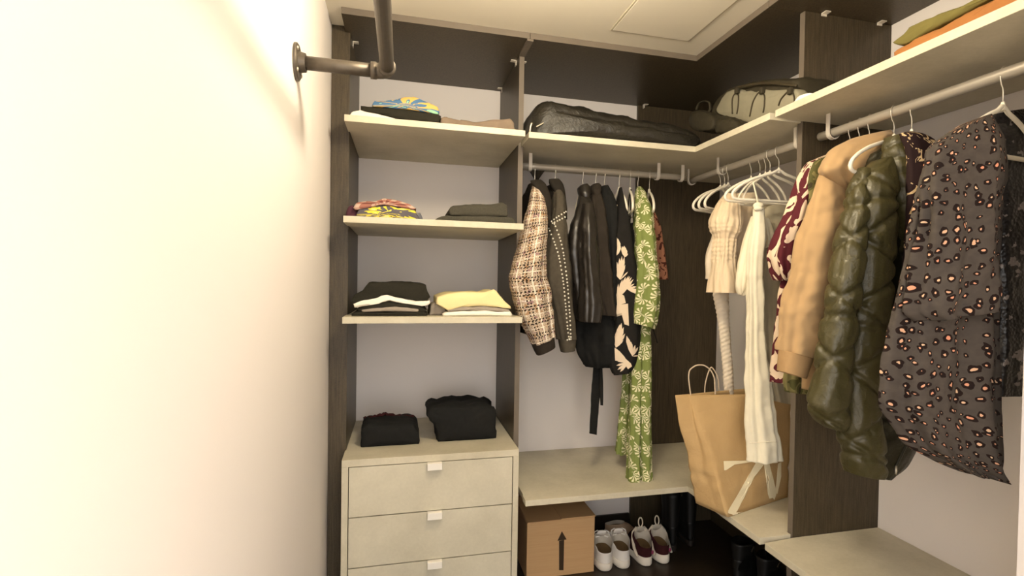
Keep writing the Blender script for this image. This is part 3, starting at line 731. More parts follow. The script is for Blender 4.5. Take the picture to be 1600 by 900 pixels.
loft('body', imgrows([(968, 293, 971, 293, -.40, .012), (965, 312, 974, 312, -.43, .03), (962, 335, 980, 335, -.46, .04), (958.5, 362, 985, 362, -.48, .045), (957.5, 400, 990, 400, -.49, .045), (957.5, 440, 999, 440, -.49, .045), (957, 480, 1001, 480, -.49, .045), (957, 520, 999, 520, -.49, .045), (951, 560, 998, 560, -.48, .045), (953, 574, 992, 572, -.48, .045), (958, 585, 984, 580, -.48, .04)], .045), M['black'], t, n=72, m=110, folds=((.004, 5, .4),), wr=.003, seed=13, prints=(M['cranecream'], cr))
loft('strap', imgrows([(963, 320, 965.5, 320, -.44, .006), (959, 345, 961.5, 345, -.47, .006), (957, 372, 960, 372, -.49, .006)], .006), M['cranecream'], t, n=10, m=16, wr=.001, bottom='cap')
# 7 strappy black dress
t = garment('strappy_dress', 'short black strappy dress hanging between crane print top and green print', 'dress', (1.283, -.36, RZ-.1))
loft('body', imgrows([(976, 350, 992, 348, -.36, .03), (978, 380, 998, 380, -.38, .05), (982, 430, 1001, 430, -.39, .05), (984, 500, 1000, 500, -.39, .05), (985, 550, 999, 550, -.39, .05), (985, 584, 998, 582, -.39, .045)], .05), M['black'], t, n=48, m=60, folds=((.008, 5, .4),), wr=.005, seed=14)
for a in ([(979, 352), (980.5, 330), (984.5, 300)], [(984, 352), (985.5, 325), (986, 296)], [(990, 350), (989.5, 330), (988, 305)]):
    G().tube([un(x, y, Y=-.41) for x, y in catmull(a, 10)], .0035, 8).out('strap', M['black'], t, True)
# 8 green print set
t = garment('palm_print_blouse', 'green top printed with cream palm leaves near the end of the back rail', 'top', (1.324, -.42, RZ-.09))
loft('sleeve', imgrows([(996, 292, 1000.5, 292, -.40, .015), (993.5, 304, 1010, 307, -.44, .035), (992.5, 335, 1018, 337, -.49, .05), (994, 380, 1021.5, 383, -.52, .055), (996, 425, 1025.5, 425, -.53, .055), (994, 455, 1028, 453, -.53, .06), (991, 485, 1026.5, 484, -.53, .06), (990, 505, 1020, 514, -.53, .055)], .05), M['palm'], t, n=64, m=90, folds=((.005, 4, .2), (.004, 8, 1.3)), wr=.006, seed=15)
G().tube([un(x, y, Y=-.49) for x, y in catmull([(1019, 508), (1023, 522), (1027, 536)], 12)], .0025, 6).out('drawstring', M['black'], t, True)
t = garment('palm_print_trousers', 'long green trousers printed with cream palm leaves reaching down to the low shelf', 'trousers', (1.33, -.42, 1.2))
loft('leg', imgrows([(1000, 500, 1016, 500, -.47, .03), (1000, 560, 1016.5, 560, -.49, .035), (999, 640, 1016.5, 640, -.51, .035), (998, 700, 1016.5, 700, -.52, .04), (997.7, 751, 1016.5, 749, -.53, .04)], .035), M['palm'], t, n=44, m=90, folds=((.004, 4, .2), (.002, 7, 1)), wr=.004, seed=16)
loft('leg', imgrows([(988, 500, 1001, 500, -.45, .03), (987, 560, 1000.5, 560, -.48, .035), (984.5, 640, 998.5, 640, -.5, .035), (982, 700, 997, 700, -.52, .04), (980.5, 750, 996.5, 751, -.53, .04)], .035), M['palm'], t, n=44, m=90, folds=((.004, 4, 1.2), (.002, 7, 2)), wr=.004, seed=17)
t = garment('palm_print_skirt', 'green leaf print skirt panel hanging behind the long green trousers', 'dress', (1.27, -.34, 1.15))
loft('panel', imgrows([(976, 540, 992, 540, -.35, .03), (974, 584, 990, 584, -.35, .03), (970, 640, 987, 640, -.36, .035), (966, 690, 984, 690, -.37, .035), (964, 709, 982, 708, -.37, .035)], .03), M['palm'], t, n=48, m=60, folds=((.009, 6, .2), (.004, 10, 1)), wr=.005, seed=18)
# 9 coral print
t = garment('coral_print_blouse', 'coral and brown print top half hidden behind the green palm print top', 'top', (1.40, -.34, RZ-.1))
loft('body', imgrows([(1012, 325, 1019, 325, -.32, .02), (1014, 352, 1030, 352, -.33, .03), (1017, 380, 1035, 380, -.34, .035), (1019, 410, 1040, 412, -.34, .035), (1020, 436, 1042, 437, -.34, .035)], .03), M['coral'], t, n=48, m=50, folds=((.005, 5, .2),), wr=.004, seed=19)
# ------------------------------------------------------------------ clothes in the right corner
t = garment('smocked_blouse', 'beige blouse with smocked ruffled sleeve hanging in the corner', 'blouse', (1.6, -.83, RZ-.1))
def smock(uu, L, a, t):
    return .0022*math.sin(a*17+4*nz((a, L*6, 0), 1.5, 3))*(1 if .3 < t < .72 else .5)+.0012*math.sin(L*330+3*nz((a*2, L*20, 0), 1, 5))*(1 if .34 < t < .7 else 0)+.007*math.sin(a*7+1)*max(0, t-.72)*3
loft('sleeve', imgrows([(1134, 303, 1148, 304, -.82, .03), (1124, 318, 1153, 322, -.84, .05), (1114, 340, 1155, 345, -.85, .06), (1113.5, 358, 1152, 362, -.85, .06), (1118, 371, 1146.5, 373, -.85, .045), (1116.5, 390, 1146.5, 392, -.85, .045), (1115.5, 410, 1147, 412, -.85, .045), (1114, 426, 1148, 428, -.85, .05), (1111, 442, 1150, 444, -.85, .06), (1109, 457, 1151, 458, -.85, .065)], .05), M['beige'], t, n=120, m=130, wr=.004, seed=20, disp=smock)
loft('body', imgrows([(1140, 303, 1180, 302, -.80, .03), (1138, 330, 1190, 330, -.80, .05), (1140, 370, 1190, 370, -.79, .05), (1142, 410, 1185, 410, -.79, .05), (1142, 440, 1180, 440, -.79, .05)], .05), M['beige'], t, n=64, m=50, folds=((.006, 8, .2),), wr=.005, seed=21)
loft('sleeve', imgrows([(1120, 350, 1135, 352, -.76, .03), (1108, 390, 1128, 395, -.76, .035), (1105, 410, 1128, 412, -.76, .035), (1106, 436, 1128, 438, -.76, .035)], .03), M['satin'], t, n=40, m=40, folds=((.006, 6, .2),), wr=.005, seed=22)
t = garment('satin_dress', 'long beige satin dress with crinkled strap of skirt ending in the paper bag', 'dress', (1.6, -.75, RZ-.1))
loft('skirt', imgrows([(1115, 430, 1140, 430, -.745, .015), (1115, 460, 1138.5, 462, -.745, .016), (1119, 480, 1139.5, 482, -.745, .014), (1124.5, 515, 1140.5, 516, -.745, .012), (1128.5, 555, 1143.5, 555, -.745, .012), (1131.5, 590, 1146, 590, -.745, .012), (1133, 618, 1147.5, 618, -.745, .012)], .012), M['satin'], t, n=40, m=130, wr=.002, seed=23, disp=lambda uu, L, a, t: .0016*math.sin((L+uu*.5)*330)+.003*math.sin(a*3))
t = garment('ivory_blouse', 'small ivory top with pointed hem beside the knotted linen trousers', 'top', (1.6, -.96, RZ-.15))
loft('body', imgrows([(1175, 338, 1184, 338, -.97, .015), (1168, 360, 1183, 360, -.98, .025), (1160, 390, 1182, 390, -.98, .03), (1153, 425, 1180, 425, -.98, .03), (1151, 440, 1176, 444, -.98, .03), (1153, 452, 1167, 458, -.98, .025), (1156, 460, 1160, 462, -.98, .012)], .03), M['ivory'], t, n=56, m=60, folds=((.005, 6, .2),), wr=.004, seed=24)
loft('sleeve', imgrows([(1190, 342, 1197, 340, -.98, .02), (1192, 360, 1204, 358, -.98, .025), (1196, 378, 1206, 374, -.98, .025), (1193, 388, 1203, 384, -.98, .02)], .02), M['ivory'], t, n=36, m=30, folds=((.005, 5, .2),), wr=.003, seed=25)
t = garment('linen_trousers', 'ivory linen trousers knotted over a hanger bar and hanging in front of the paper bag', 'trousers', (1.6, -1.03, RZ-.2))
loft('leg', imgrows([(1179, 326, 1192, 326, -1.03, .02), (1177, 345, 1194, 345, -1.03, .022), (1172, 380, 1194, 380, -1.035, .028), (1169.5, 420, 1191, 420, -1.035, .03), (1169, 470, 1190.5, 470, -1.035, .03), (1169, 510, 1192, 510, -1.035, .03), (1168, 545, 1195.5, 545, -1.035, .032), (1167.5, 600, 1203, 600, -1.035, .034), (1167.5, 650, 1209, 650, -1.035, .036), (1169.5, 690, 1214.5, 689, -1.035, .036), (1171, 721, 1219, 718.5, -1.035, .036)], .03), M['linen'], t, n=64, m=120, folds=((.006, 4, .4), (.004, 9, 1.4)), wr=.006, seed=26)
LG = t.children[-1].name
s = surf(LG, [(x, 692-.04*(x-1170)) for x in range(1171, 1215, 3)])
if len(s) > 2: G().tube([p+n*.0004 for p, n in s], .0012, 6).out('hem_seam', M['ivory'], t, True)
g = G(); kc = un(1185, 322, Y=-1.035); g.ball(kc, .02, 14, (1.1, .9, .75)); g.ball(kc+Vector((-.006, -.01, -.012)), .014, 12, (1.5, 1, .7)); g.out('knot', M['linen'], t, True)
G().tube([un(x, y, Y=-1.035) for x, y in catmull([(1185, 322), (1182, 306), (1178, 290), (1177, 284)], 12)], .0035, 8).out('tie', M['ivory'], t, True)
t = garment('gauze_dress', 'pale sage gauze dress hanging beside the partition behind the burgundy shirt', 'dress', (1.65, -.94, RZ-.1))
loft('body', imgrows([(1196, 322, 1228, 316, -.94, .02), (1192, 350, 1230, 348, -.94, .03), (1190, 400, 1230, 400, -.94, .03), (1189, 460, 1230, 460, -.94, .03), (1191, 530, 1230, 530, -.94, .03), (1196, 590, 1232, 590, -.94, .03), (1204, 625, 1238, 632, -.94, .03)], .03), M['sage'], t, n=60, m=80, folds=((.006, 7, .2), (.003, 11, 1)), wr=.005, seed=27)
# ------------------------------------------------------------------ clothes on the near right rail
t = garment('print_shirt', 'burgundy and cream print shirt, first on the near right rail', 'shirt', (1.6, -1.37, RN-.09))
loft('sleeve', imgrows([(1262, 255, 1284, 252, -1.36, .02), (1250, 275, 1280, 270, -1.37, .03), (1240, 305, 1277, 300, -1.37, .04), (1228, 340, 1268, 338, -1.37, .045), (1216, 366, 1260, 368, -1.37, .045), (1208, 392, 1252, 395, -1.37, .045), (1207, 408, 1248, 412, -1.37, .045), (1211, 424, 1243, 430, -1.37, .04), (1217, 438, 1238, 441, -1.37, .035)], .04), M['burgundy'], t, n=60, m=80, folds=((.006, 5, .2), (.004, 9, 1)), wr=.005, seed=28)
loft('body', imgrows([(1262, 254, 1330, 226, -1.36, .02), (1255, 290, 1340, 280, -1.36, .03), (1240, 360, 1335, 350, -1.36, .03), (1222, 440, 1320, 440, -1.36, .03), (1214, 510, 1300, 510, -1.36, .03), (1208, 570, 1290, 570, -1.36, .03), (1207, 597, 1270, 600, -1.36, .03)], .03), M['burgundy'], t, n=60, m=70, folds=((.005, 6, .2), (.003, 10, 2)), wr=.005, seed=29)
t = garment('camouflage_shirt', 'olive camouflage top with ragged hem peeping out under the tan hoodie', 'top', (1.6, -1.412, RN-.09))
loft('body', imgrows([(1272, 252, 1330, 228, -1.41, .012), (1264, 280, 1335, 270, -1.41, .016), (1262, 340, 1330, 340, -1.41, .018), (1255, 440, 1315, 440, -1.41, .018), (1235, 540, 1300, 540, -1.41, .018), (1226, 590, 1285, 590, -1.41, .018), (1228, 612, 1282, 618, -1.41, .018)], .016), M['camo'], t, n=60, m=60, folds=((.004, 9, .2),), wr=.006, seed=30)
t = garment('tan_hoodie', 'tan fleece hoodie hanging next to the olive puffer jacket', 'hoodie', (1.6, -1.455, RN-.09))
loft('body', imgrows([(1300, 236, 1392, 206, -1.440, .02), (1290, 262, 1400, 250, -1.440, .03), (1285, 320, 1400, 320, -1.440, .035), (1280, 420, 1390, 420, -1.440, .035), (1270, 520, 1370, 520, -1.440, .035), (1258, 580, 1350, 590, -1.440, .035), (1256, 608, 1345, 620, -1.440, .032)], .03), M['tan'], t, n=64, m=60, folds=((.004, 6, .2),), wr=.004, seed=31)
loft('sleeve', imgrows([(1284, 268, 1318, 278, -1.465, .025), (1275, 300, 1322, 312, -1.480, .035), (1264, 335, 1321, 345, -1.490, .045), (1254, 370, 1317, 376, -1.495, .05), (1243, 418, 1307, 420, -1.495, .05), (1234, 460, 1295, 462, -1.495, .048), (1227, 495, 1285, 498, -1.495, .045), (1223.5, 528, 1280, 528, -1.495, .042), (1222.5, 548, 1266, 560, -1.495, .04)], .045), M['tan'], t, n=64, m=90, folds=((.006, 3, .8), (.004, 7, 2)), wr=.009, seed=32)
loft('cuff', imgrows([(1221.5, 547, 1266, 560, -1.495, .039), (1220, 562, 1261, 574, -1.495, .037), (1218.5, 580, 1255, 591, -1.495, .036)], .036), M['tanrib'], t, n=48, m=18, wr=.001)
loft('hood', imgrows([(1332, 216, 1388, 204, -1.465, .03), (1305, 232, 1392, 212, -1.475, .05), (1287, 254, 1375, 236, -1.485, .055), (1284, 268, 1350, 262, -1.490, .05), (1300, 284, 1340, 284, -1.490, .04), (1316, 298, 1332, 300, -1.485, .025), (1322, 308, 1328, 310, -1.485, .012)], .05), M['tan'], t, n=56, m=50, folds=((.008, 4, .8), (.004, 9, 2)), wr=.009, seed=33, bottom='cap')
t = garment('puffer_jacket', 'shiny olive quilted puffer jacket between tan hoodie and heart print shirt', 'jacket', (1.65, -1.57, RN-.09))
def quilt(s, amp):
    def f(uu, L, a, t):
        h = 1
        for k, o, sc in ((.62, .13, s), (-.62, .31, s), (.05, .6, s*1.9)):
            p = (L+k*uu+.012*nz((uu*4, L*4, 0), 1, o))/sc+o
            d = (.5-abs(p-math.floor(p)-.5))*sc
            h *= 1-.85*math.exp(-(d/.011)**2)
        return amp*(h-.45)+.0025*nz((uu*3, L, 0), 22, 4)
    return f
def ribs(s, amp):
    def f(uu, L, a, t):
        return amp*(abs(math.sin(math.pi*(L/s+.25*math.sin(a*2))))**.5-.5)+.0025*nz((uu*3, L, 0), 26, 4)
    return f
loft('sleeve', imgrows([(1344, 262, 1366, 270, -1.60, .022), (1334, 290, 1350, 296, -1.61, .03), (1327, 325, 1347, 328, -1.62, .036), (1317, 368, 1343, 370, -1.63, .04), (1309, 410, 1340, 412, -1.635, .042), (1302, 450, 1336, 452, -1.64, .042), (1294, 500, 1329, 502, -1.64, .042), (1287, 540, 1325, 543, -1.64, .042), (1279, 590, 1321, 592, -1.64, .042), (1268, 630, 1319, 636, -1.635, .04), (1278, 655, 1317, 660, -1.63, .034), (1290, 668, 1316, 672, -1.63, .028)], .04), M['puffer'], t, n=90, m=170, wr=.003, seed=34, disp=quilt(.17, .010))
loft('front', imgrows([(1366, 252, 1390, 244, -1.60, .025), (1352, 268, 1393, 268, -1.61, .036), (1348, 290, 1393, 296, -1.62, .042), (1345, 330, 1390, 335, -1.63, .046), (1341, 390, 1386, 392, -1.63, .046), (1336, 450, 1383, 452, -1.63, .046), (1329, 500, 1379, 504, -1.63, .046), (1324, 550, 1374, 556, -1.63, .046), (1319, 600, 1369, 606, -1.63, .046), (1317, 650, 1366, 652, -1.63, .046), (1319, 690, 1372, 690, -1.63, .046), (1324, 722, 1376, 726, -1.625, .042), (1328, 738, 1374, 744, -1.62, .036)], .04), M['puffer'], t, n=110, m=200, wr=.003, seed=41, disp=quilt(.19, .012))
loft('front_panel', imgrows([(1388, 214, 1412, 208, -1.60, .03), (1386, 240, 1424, 250, -1.61, .04), (1389, 280, 1430, 290, -1.615, .045), (1394, 320, 1427, 325, -1.615, .045), (1400, 360, 1422, 360, -1.61, .04), (1404, 395, 1415, 395, -1.60, .03)], .04), M['puffer'], t, n=70, m=90, wr=.003, seed=35, disp=ribs(.045, .007))
loft('body', imgrows([(1364, 240, 1412, 216, -1.555, .03), (1349, 280, 1428, 280, -1.56, .04), (1344, 360, 1420, 360, -1.565, .045), (1339, 450, 1408, 450, -1.565, .045), (1329, 540, 1394, 540, -1.57, .045), (1322, 610, 1382, 610, -1.57, .05), (1322, 650, 1402, 650, -1.57, .05), (1321, 690, 1422, 690, -1.57, .05), (1326, 720, 1408, 722, -1.57, .045), (1331, 735, 1384, 745, -1.57, .04)], .05), M['pufferdark'], t, n=100, m=150, wr=.003, seed=36, disp=quilt(.18, .012))
g = G(); zp = [un(x, y, Y=-1.625) for x, y in ((1423, 680), (1412, 703), (1399, 730))]; g.tube(catmull(zp, 10), .004, 8); g.out('zip', M['pufferdark'], t, True)
g = G(); g.tube([un(1400, 728, Y=-1.63), un(1400, 736, Y=-1.63), un(1399.5, 741, Y=-1.63)], [.003, .004, .003], 8); g.out('zip_pull', M['bolt'], t, True)
t = garment('leaf_print_shirt', 'dark leaf print top squeezed between puffer jacket and heart print shirt', 'top', (1.65, -1.605, RN-.09))
loft('body', imgrows([(1408, 208, 1420, 206, -1.66, .012), (1412, 216, 1440, 211, -1.665, .02), (1418, 240, 1462, 226, -1.67, .02), (1420, 300, 1470, 290, -1.67, .025), (1415, 400, 1480, 400, -1.67, .025), (1400, 520, 1480, 520, -1.67, .025), (1396, 620, 1480, 620, -1.67, .025)], .02), M['floral'], t, n=60, m=60, folds=((.004, 6, .3),), wr=.004, seed=37)
t = garment('sequin_jacket', 'dark sparkling jacket on a white hanger at the right edge of the picture', 'jacket', (1.7, -1.86, RN-.09))
loft('body', imgrows([(1556, 178, 1596, 172, -1.812, .02), (1545, 195, 1640, 190, -1.812, .03), (1540, 225, 1668, 225, -1.812, .03), (1545, 320, 1668, 320, -1.812, .03), (1545, 450, 1660, 450, -1.812, .03), (1545, 560, 1655, 555, -1.812, .03), (1545, 618, 1652, 612, -1.812, .03)], .04), M['sequin'], t, n=80, m=90, folds=((.006, 6, .2), (.004, 11, 2)), wr=.006, seed=38)
t = garment('heart_print_shirt', 'wide dark grey shirt with pink and brown heart shaped leopard spots', 'shirt', (1.6, -1.93, RN-.12))
loft('body', imgrows([(1500, 196, 1548, 178, -1.915, .015), (1456, 226, 1565, 210, -1.92, .025), (1444, 252, 1570, 250, -1.925, .03), (1432, 305, 1565, 305, -1.93, .032), (1418, 383, 1560, 383, -1.93, .032), (1406, 453, 1557, 453, -1.93, .034), (1396, 500, 1556.5, 505, -1.93, .035), (1385, 565, 1557, 575, -1.93, .036), (1377, 625, 1558, 640, -1.93, .036), (1396, 655, 1559, 680, -1.93, .036), (1425, 695, 1560, 716, -1.93, .034), (1470, 722, 1561, 738, -1.93, .03), (1505, 738, 1562, 750, -1.93, .026)], .03), M['leopard'], t, n=90, m=120, folds=((.013, 6, .5), (.007, 11, 1.6)), wr=.007, seed=39, sq=1)
loft('sleeve', imgrows([(1485, 206, 1545, 180, -1.945, .018), (1456, 232, 1563, 212, -1.955, .028), (1450, 262, 1568, 255, -1.96, .032), (1445, 310, 1562, 310, -1.965, .034), (1438, 370, 1557, 370, -1.965, .035), (1432, 430, 1555, 425, -1.965, .036), (1428, 470, 1554, 450, -1.965, .036), (1427, 490, 1553, 474, -1.965, .036), (1440, 502, 1550, 484, -1.965, .034)], .03), M['leopard'], t, n=80, m=100, folds=((.012, 5, 1.5), (.006, 9, .6)), wr=.008, seed=40, sq=1)

# ------------------------------------------------------------------ folded clothes, left bay
zf = Z1+T+.0005; Yf = -.60
fold('folded_cloth', 'thin white cloth at the left end of the topmost shelf under the olive garment', [(547, 178), (550, 174), (563, 172), (590, 178), (625, 187), (640, 192)], None, -.615, .26, M['white'], zf=zf, seed=1, wr=.002, rnd=.008)
fold('folded_trousers', 'dark olive garment folded under the blue and gold shirt on the topmost shelf', [(564, 163), (575, 165), (600, 167), (640, 171), (686, 179), (690, 181)], [(565, 172), (580, 176), (600, 179), (625, 186), (640, 191), (686, 192)], -.6, .26, M['oliveblack'], seed=2, group=None)
fold('folded_shirt', 'blue, gold and green print shirt folded on top of the dark olive garment', [(581, 163), (584, 157), (600, 157), (620, 153), (634, 149.5), (648, 151), (668, 160), (684, 167), (687, 173)], [(582, 166), (610, 168), (640, 171), (685, 178.5)], -.6, .22, M['bluegold'], seed=3)
fold('folded_scarf', 'crumpled taupe garment at the right end of the topmost shelf', [(688, 184), (697, 182), (712, 188), (722, 184.5), (735, 187), (745, 189), (770, 186), (798, 186), (804, 192), (806, 204)], None, -.60, .22, M['taupe'], zf=zf, seed=4, wr=.006)
z2 = Z2+T+.0005
fold('folded_shirt', 'yellow and grey print garment folded under the red plaid one, middle shelf', [(557, 333), (561, 326), (578, 322), (600, 320), (630, 323), (648, 327), (653, 337), (656, 343)], None, -.6, .26, M['yellowgrey'], zf=z2, seed=5)
fold('folded_shirt', 'red and pink plaid shirt folded on the yellow print pile, middle shelf', [(552, 324), (556, 317), (566, 313.5), (585, 314), (600, 309.5), (615, 311), (640, 319), (651, 326)], [(556, 328), (565, 325), (578, 321.5), (600, 319.5), (630, 322.5), (647, 326.5)], -.6, .22, M['plaid'], seed=6)
fold('folded_shirt', 'plum coloured garment at the far left of the middle shelf', [(541, 330), (545, 322), (552, 322), (558, 330), (559, 342)], None, -.57, .2, M['plum'], zf=z2, seed=7)
fold('folded_shirt', 'slate grey garment corner right of the yellow print on the middle shelf', [(642, 338), (645, 331), (657, 332), (660, 340), (661, 345)], None, -.57, .2, M['slate'], zf=z2, seed=8)
fold('folded_trousers', 'dark wool garment folded flat at the bottom of the right pile, middle shelf', [(681, 342), (688, 338), (700, 336), (740, 337), (795, 338), (804, 341), (807, 350)], None, -.6, .26, M['towel'], zf=z2, seed=9)
fold('folded_trousers', 'dark grey-green wool garment folded on top of the right pile, middle shelf', [(702, 334), (702.5, 325), (708, 321.5), (740, 319), (785, 316.5), (793, 321), (794, 336)], [(704, 336), (740, 337), (793, 338)], -.6, .24, M['towel'], seed=10)
z3 = Z3+T+.0005
fold('folded_trousers', 'black garment at the very bottom of the left pile, lowest shelf', [(549, 490), (560, 486), (600, 485.5), (655, 486), (666, 488), (668, 492)], None, -.6, .28, M['oliveblack'], zf=z3, seed=11)
fold('folded_shirt', 'dark olive shirt in the left pile just above the black one, lowest shelf', [(558, 482), (575, 475), (603, 468), (640, 473), (664, 480), (668, 485)], [(560, 486), (600, 486), (664, 487)], -.6, .27, M['olivedark'], seed=12)
fold('folded_shirt', 'grey-green folded shirt peeping out of the dark left pile, lowest shelf', [(564, 484), (580, 480.5), (610, 478), (640, 479), (655, 483)], [(566, 487.5), (600, 486), (654, 487)], -.606, .1, M['greycloth'], seed=13)
fold('folded_shirt', 'white shirt folded like a pale stripe under the black top, lowest shelf', [(551, 476), (567, 467), (585, 463), (603, 461), (633, 466), (662, 473), (671, 469)], [(553, 481), (568, 473), (603, 467), (633, 472), (662, 478.5), (672, 475)], -.605, .27, M['white'], seed=14, rnd=.01)
fold('folded_sweater', 'black sweater lying on top of the left pile, lowest shelf', [(549, 472), (552, 462), (566, 454), (571, 447), (576, 441.5), (592, 441.5), (611, 440), (642, 441), (666, 444.5), (668, 455), (673, 465)], [(552, 476), (567, 467), (585, 463), (603, 461), (633, 466), (660, 472.5)], -.6, .27, M['olivedark'], seed=15)
fold('folded_scarf', 'crumpled grey garment between the black and the cream pile, lowest shelf', [(671, 489), (673, 478), (682, 472), (693, 476), (698, 488)], None, -.55, .2, M['greycloth'], zf=z3, seed=16, wr=.007)
fold('folded_shirt', 'white shirt at the bottom of the cream pile, lowest shelf', [(692, 490), (697, 487), (720, 485), (760, 485), (798, 487), (801, 492)], None, -.6, .27, M['white'], zf=z3, seed=17)
fold('folded_shirt', 'thin olive grey shirt between the cream and the white shirt, lowest shelf', [(699, 484.5), (720, 480), (760, 478), (788, 482), (797, 484)], [(700, 487.5), (720, 485), (760, 485), (797, 487)], -.6, .27, M['greycloth'], seed=18, rnd=.006)
fold('folded_shirt', 'cream yellow shirt lying on top of the right pile, lowest shelf', [(682, 474), (683, 464), (699, 458.5), (727, 456.5), (755, 457.5), (764, 455), (772, 453), (780, 459), (788, 469), (799, 478), (800, 482)], [(698, 484.5), (720, 480), (760, 477.5), (788, 481)], -.6, .27, M['cream'], seed=19)
# on the chest
Yj = un(600, 697, Z=CT).y
t = fold('folded_jeans', 'folded black jeans with frayed waistband on the chest, left one', [(563, 690), (564, 669), (572, 664), (600, 662.5), (640, 661), (648, 663), (654, 672), (655, 688)], None, Yj, .20, M['blackknit'], cat='folded clothes', zf=CT+.0005, seed=20, wr=.005, rnd=.03)
g = G()
for (a, b) in (((569, 658), (600, 651)), ((600, 651), (646, 655))):
    g.tube([Vector((p.x, Yj+.15+.004*math.sin(i), p.z+.012+.003*math.sin(i*2.1))) for i, p in enumerate([un(*q, Y=Yj+.15) for q in catmull([a, ((a[0]+b[0])/2, (a[1]+b[1])/2+1), b], 14)])], .007, 8)
g.out('waistband', M['wine'], t, True)
Ys = un(725, 688, Z=CT).y
fold('folded_sweater', 'bulky black sweater folded on the chest, right one', [(683, 686), (682, 672), (669, 655), (666, 645), (672, 637), (690, 634), (712, 632), (725, 634), (745, 632), (765, 633), (775, 643), (777, 660), (776, 684)], None, Ys, .22, M['blackknit'], zf=CT+.0005, seed=21, wr=.009, rnd=.05)
# ------------------------------------------------------------------ on the corner shelf
zu = ZU+T+.0005
p0 = [(824, 210), (826, 196), (833, 176), (842, 160), (853, 153.5), (866, 155), (884, 162), (920, 168), (970, 178), (1010, 187), (1050, 195), (1088, 208), (1096, 222)]
prof = [(un(x, y, Y=-.6).x, un(x, y, Y=-.6).z) for x, y in p0]; prof = [(a, max(z, zu)) for a, z in prof]
prof += [(prof[-1][0]-.05, zu), ((prof[0][0]+prof[-1][0])/2, zu), (prof[0][0]+.05, zu)]
t = tag(softprism('garment_bag', prof, 'Y', -.645, -.28, M['nylon'], None, n=90, m=34, rnd=.09, wr=.008, ws=14, seed=22, shrink=.6), 'long black garment bag lying along the upper corner shelf', 'garment bag')
g = G(); g.tube([un(x, y, Y=-.655) for x, y in catmull([(828, 206), (829, 198), (831, 192)], 8)], .004, 8); g.tube([un(x, y, Y=-.65) for x, y in catmull([(838, 198), (846, 194), (849, 192)], 8)], .003, 8); g.out('buckle', M['bolt'], t, True)
t = thing('backpack', 'dark backpack with grey bungee front lying at the right end of the corner shelf', 'backpack', (1.62, -.8, zu))
def yz(px, X): return [(un(x, y, X=X).y, max(un(x, y, X=X).z, zu)) for x, y in px]
XB = 1.57
pf = yz([(1104, 205), (1106, 180), (1112, 160), (1120, 146), (1145, 132), (1180, 125), (1215, 121), (1247, 121)], XB)
pf = pf+[(pf[-1][0]-.005, zu), ((pf[-1][0]+pf[0][0])/2, zu)]
softprism('body', pf, 'X', XB, 1.86, M['packdark'], t, n=70, m=24, rnd=.06, wr=.008, seed=23)
X2 = 1.548
pf = yz([(1117, 170), (1124, 156), (1131, 144), (1138, 139.5), (1180, 139), (1215, 139.5), (1245, 139.5), (1245, 170), (1200, 188), (1170, 190), (1150, 184), (1128, 176)], X2)
softprism('front_panel', pf, 'X', X2, 1.60, M['packgrey'], t, n=60, m=12, rnd=.025, wr=.004, seed=24)
FPN = t.children[-1].name
for a in ([(1145, 178), (1144.5, 158), (1147, 149), (1151, 146), (1154.5, 150), (1154, 165), (1152, 178)], [(1172, 182), (1177, 160), (1184, 147), (1190, 144), (1195, 150), (1195, 165), (1193, 176)], [(1217, 165), (1221, 155), (1230, 145), (1237, 143), (1241, 150), (1242, 158)]):
    q = [p+n_*.002 for p, n_ in surf(FPN, catmull(a, 40))]
    if len(q) > 4: G().tube(catmull(q, 30), .003, 8).out('bungee_cord', M['cord'], t, True)
for x in (1151, 1190, 1234):
    p = un(x, 142, X=X2-.012); G().box(p.x-.006, p.x+.008, p.y-.01, p.y+.01, p.z-.012, p.z+.012).out('cord_loop', M['packdark'], t, bevel=.003)
g = G(); g.tube([un(x, y, X=1.545) for x, y in catmull([(1150, 137), (1175, 132), (1205, 130), (1245, 134)], 20)], .005, 8); g.out('zip', M['cord'], t, True)
def pouch(name, pts, X, d, mat, par, seed):
    q = yz(pts, X); return softprism(name, q, 'X', X, X+d, mat, par, n=40, m=12, rnd=.03, wr=.008, seed=seed)
pouch('shoulder_strap', [(1078, 196), (1077, 182), (1082, 174), (1095, 172), (1112, 180), (1116, 192), (1110, 203), (1090, 204)], 1.53, .05, M['packdark'], t, 25)
pouch('hip_pad', [(1118, 205), (1118, 192), (1125, 186), (1140, 184), (1150, 190), (1152, 200), (1135, 208)], 1.525, .05, M['packdark'], t, 26)
G().tube([un(x, y, X=1.55) for x, y in catmull([(1088, 172), (1092, 162), (1100, 158), (1108, 160), (1110, 170), (1106, 178)], 20)], .007, 8, flat=.5).out('grab_loop', M['packdark'], t, True)
# folded clothes on the high right shelf
zn = ZN+T+.0005
def foldyz(name, label, pts, X, d, mat, seed):
    q = [(un(x, y, X=X).y, max(un(x, y, X=X).z, zn)) for x, y in pts]
    return tag(softprism(name, q, 'X', X, X+d, mat, None, n=60, m=16, rnd=.02, wr=.004, seed=seed), label, 'folded clothes')
foldyz('folded_blanket', 'orange folded cloth at the bottom of the pair on the high right shelf', [(1396, 90), (1397, 79), (1404, 75), (1450, 50), (1500, 24), (1560, -8), (1600, -28), (1640, 0), (1640, 40), (1500, 60)], 1.56, .3, M['orange'], 27)
foldyz('folded_blanket', 'olive folded cloth lying on the orange one on the high right shelf', [(1392, 66), (1398, 60), (1412, 50), (1418, 42), (1450, 25), (1490, 12), (1530, -4), (1580, -30), (1600, -30), (1560, -9), (1500, 23.5), (1450, 49.5), (1412, 70)], 1.56, .28, M['olive'], 28)
fp = un(1252, 150, X=1.5)
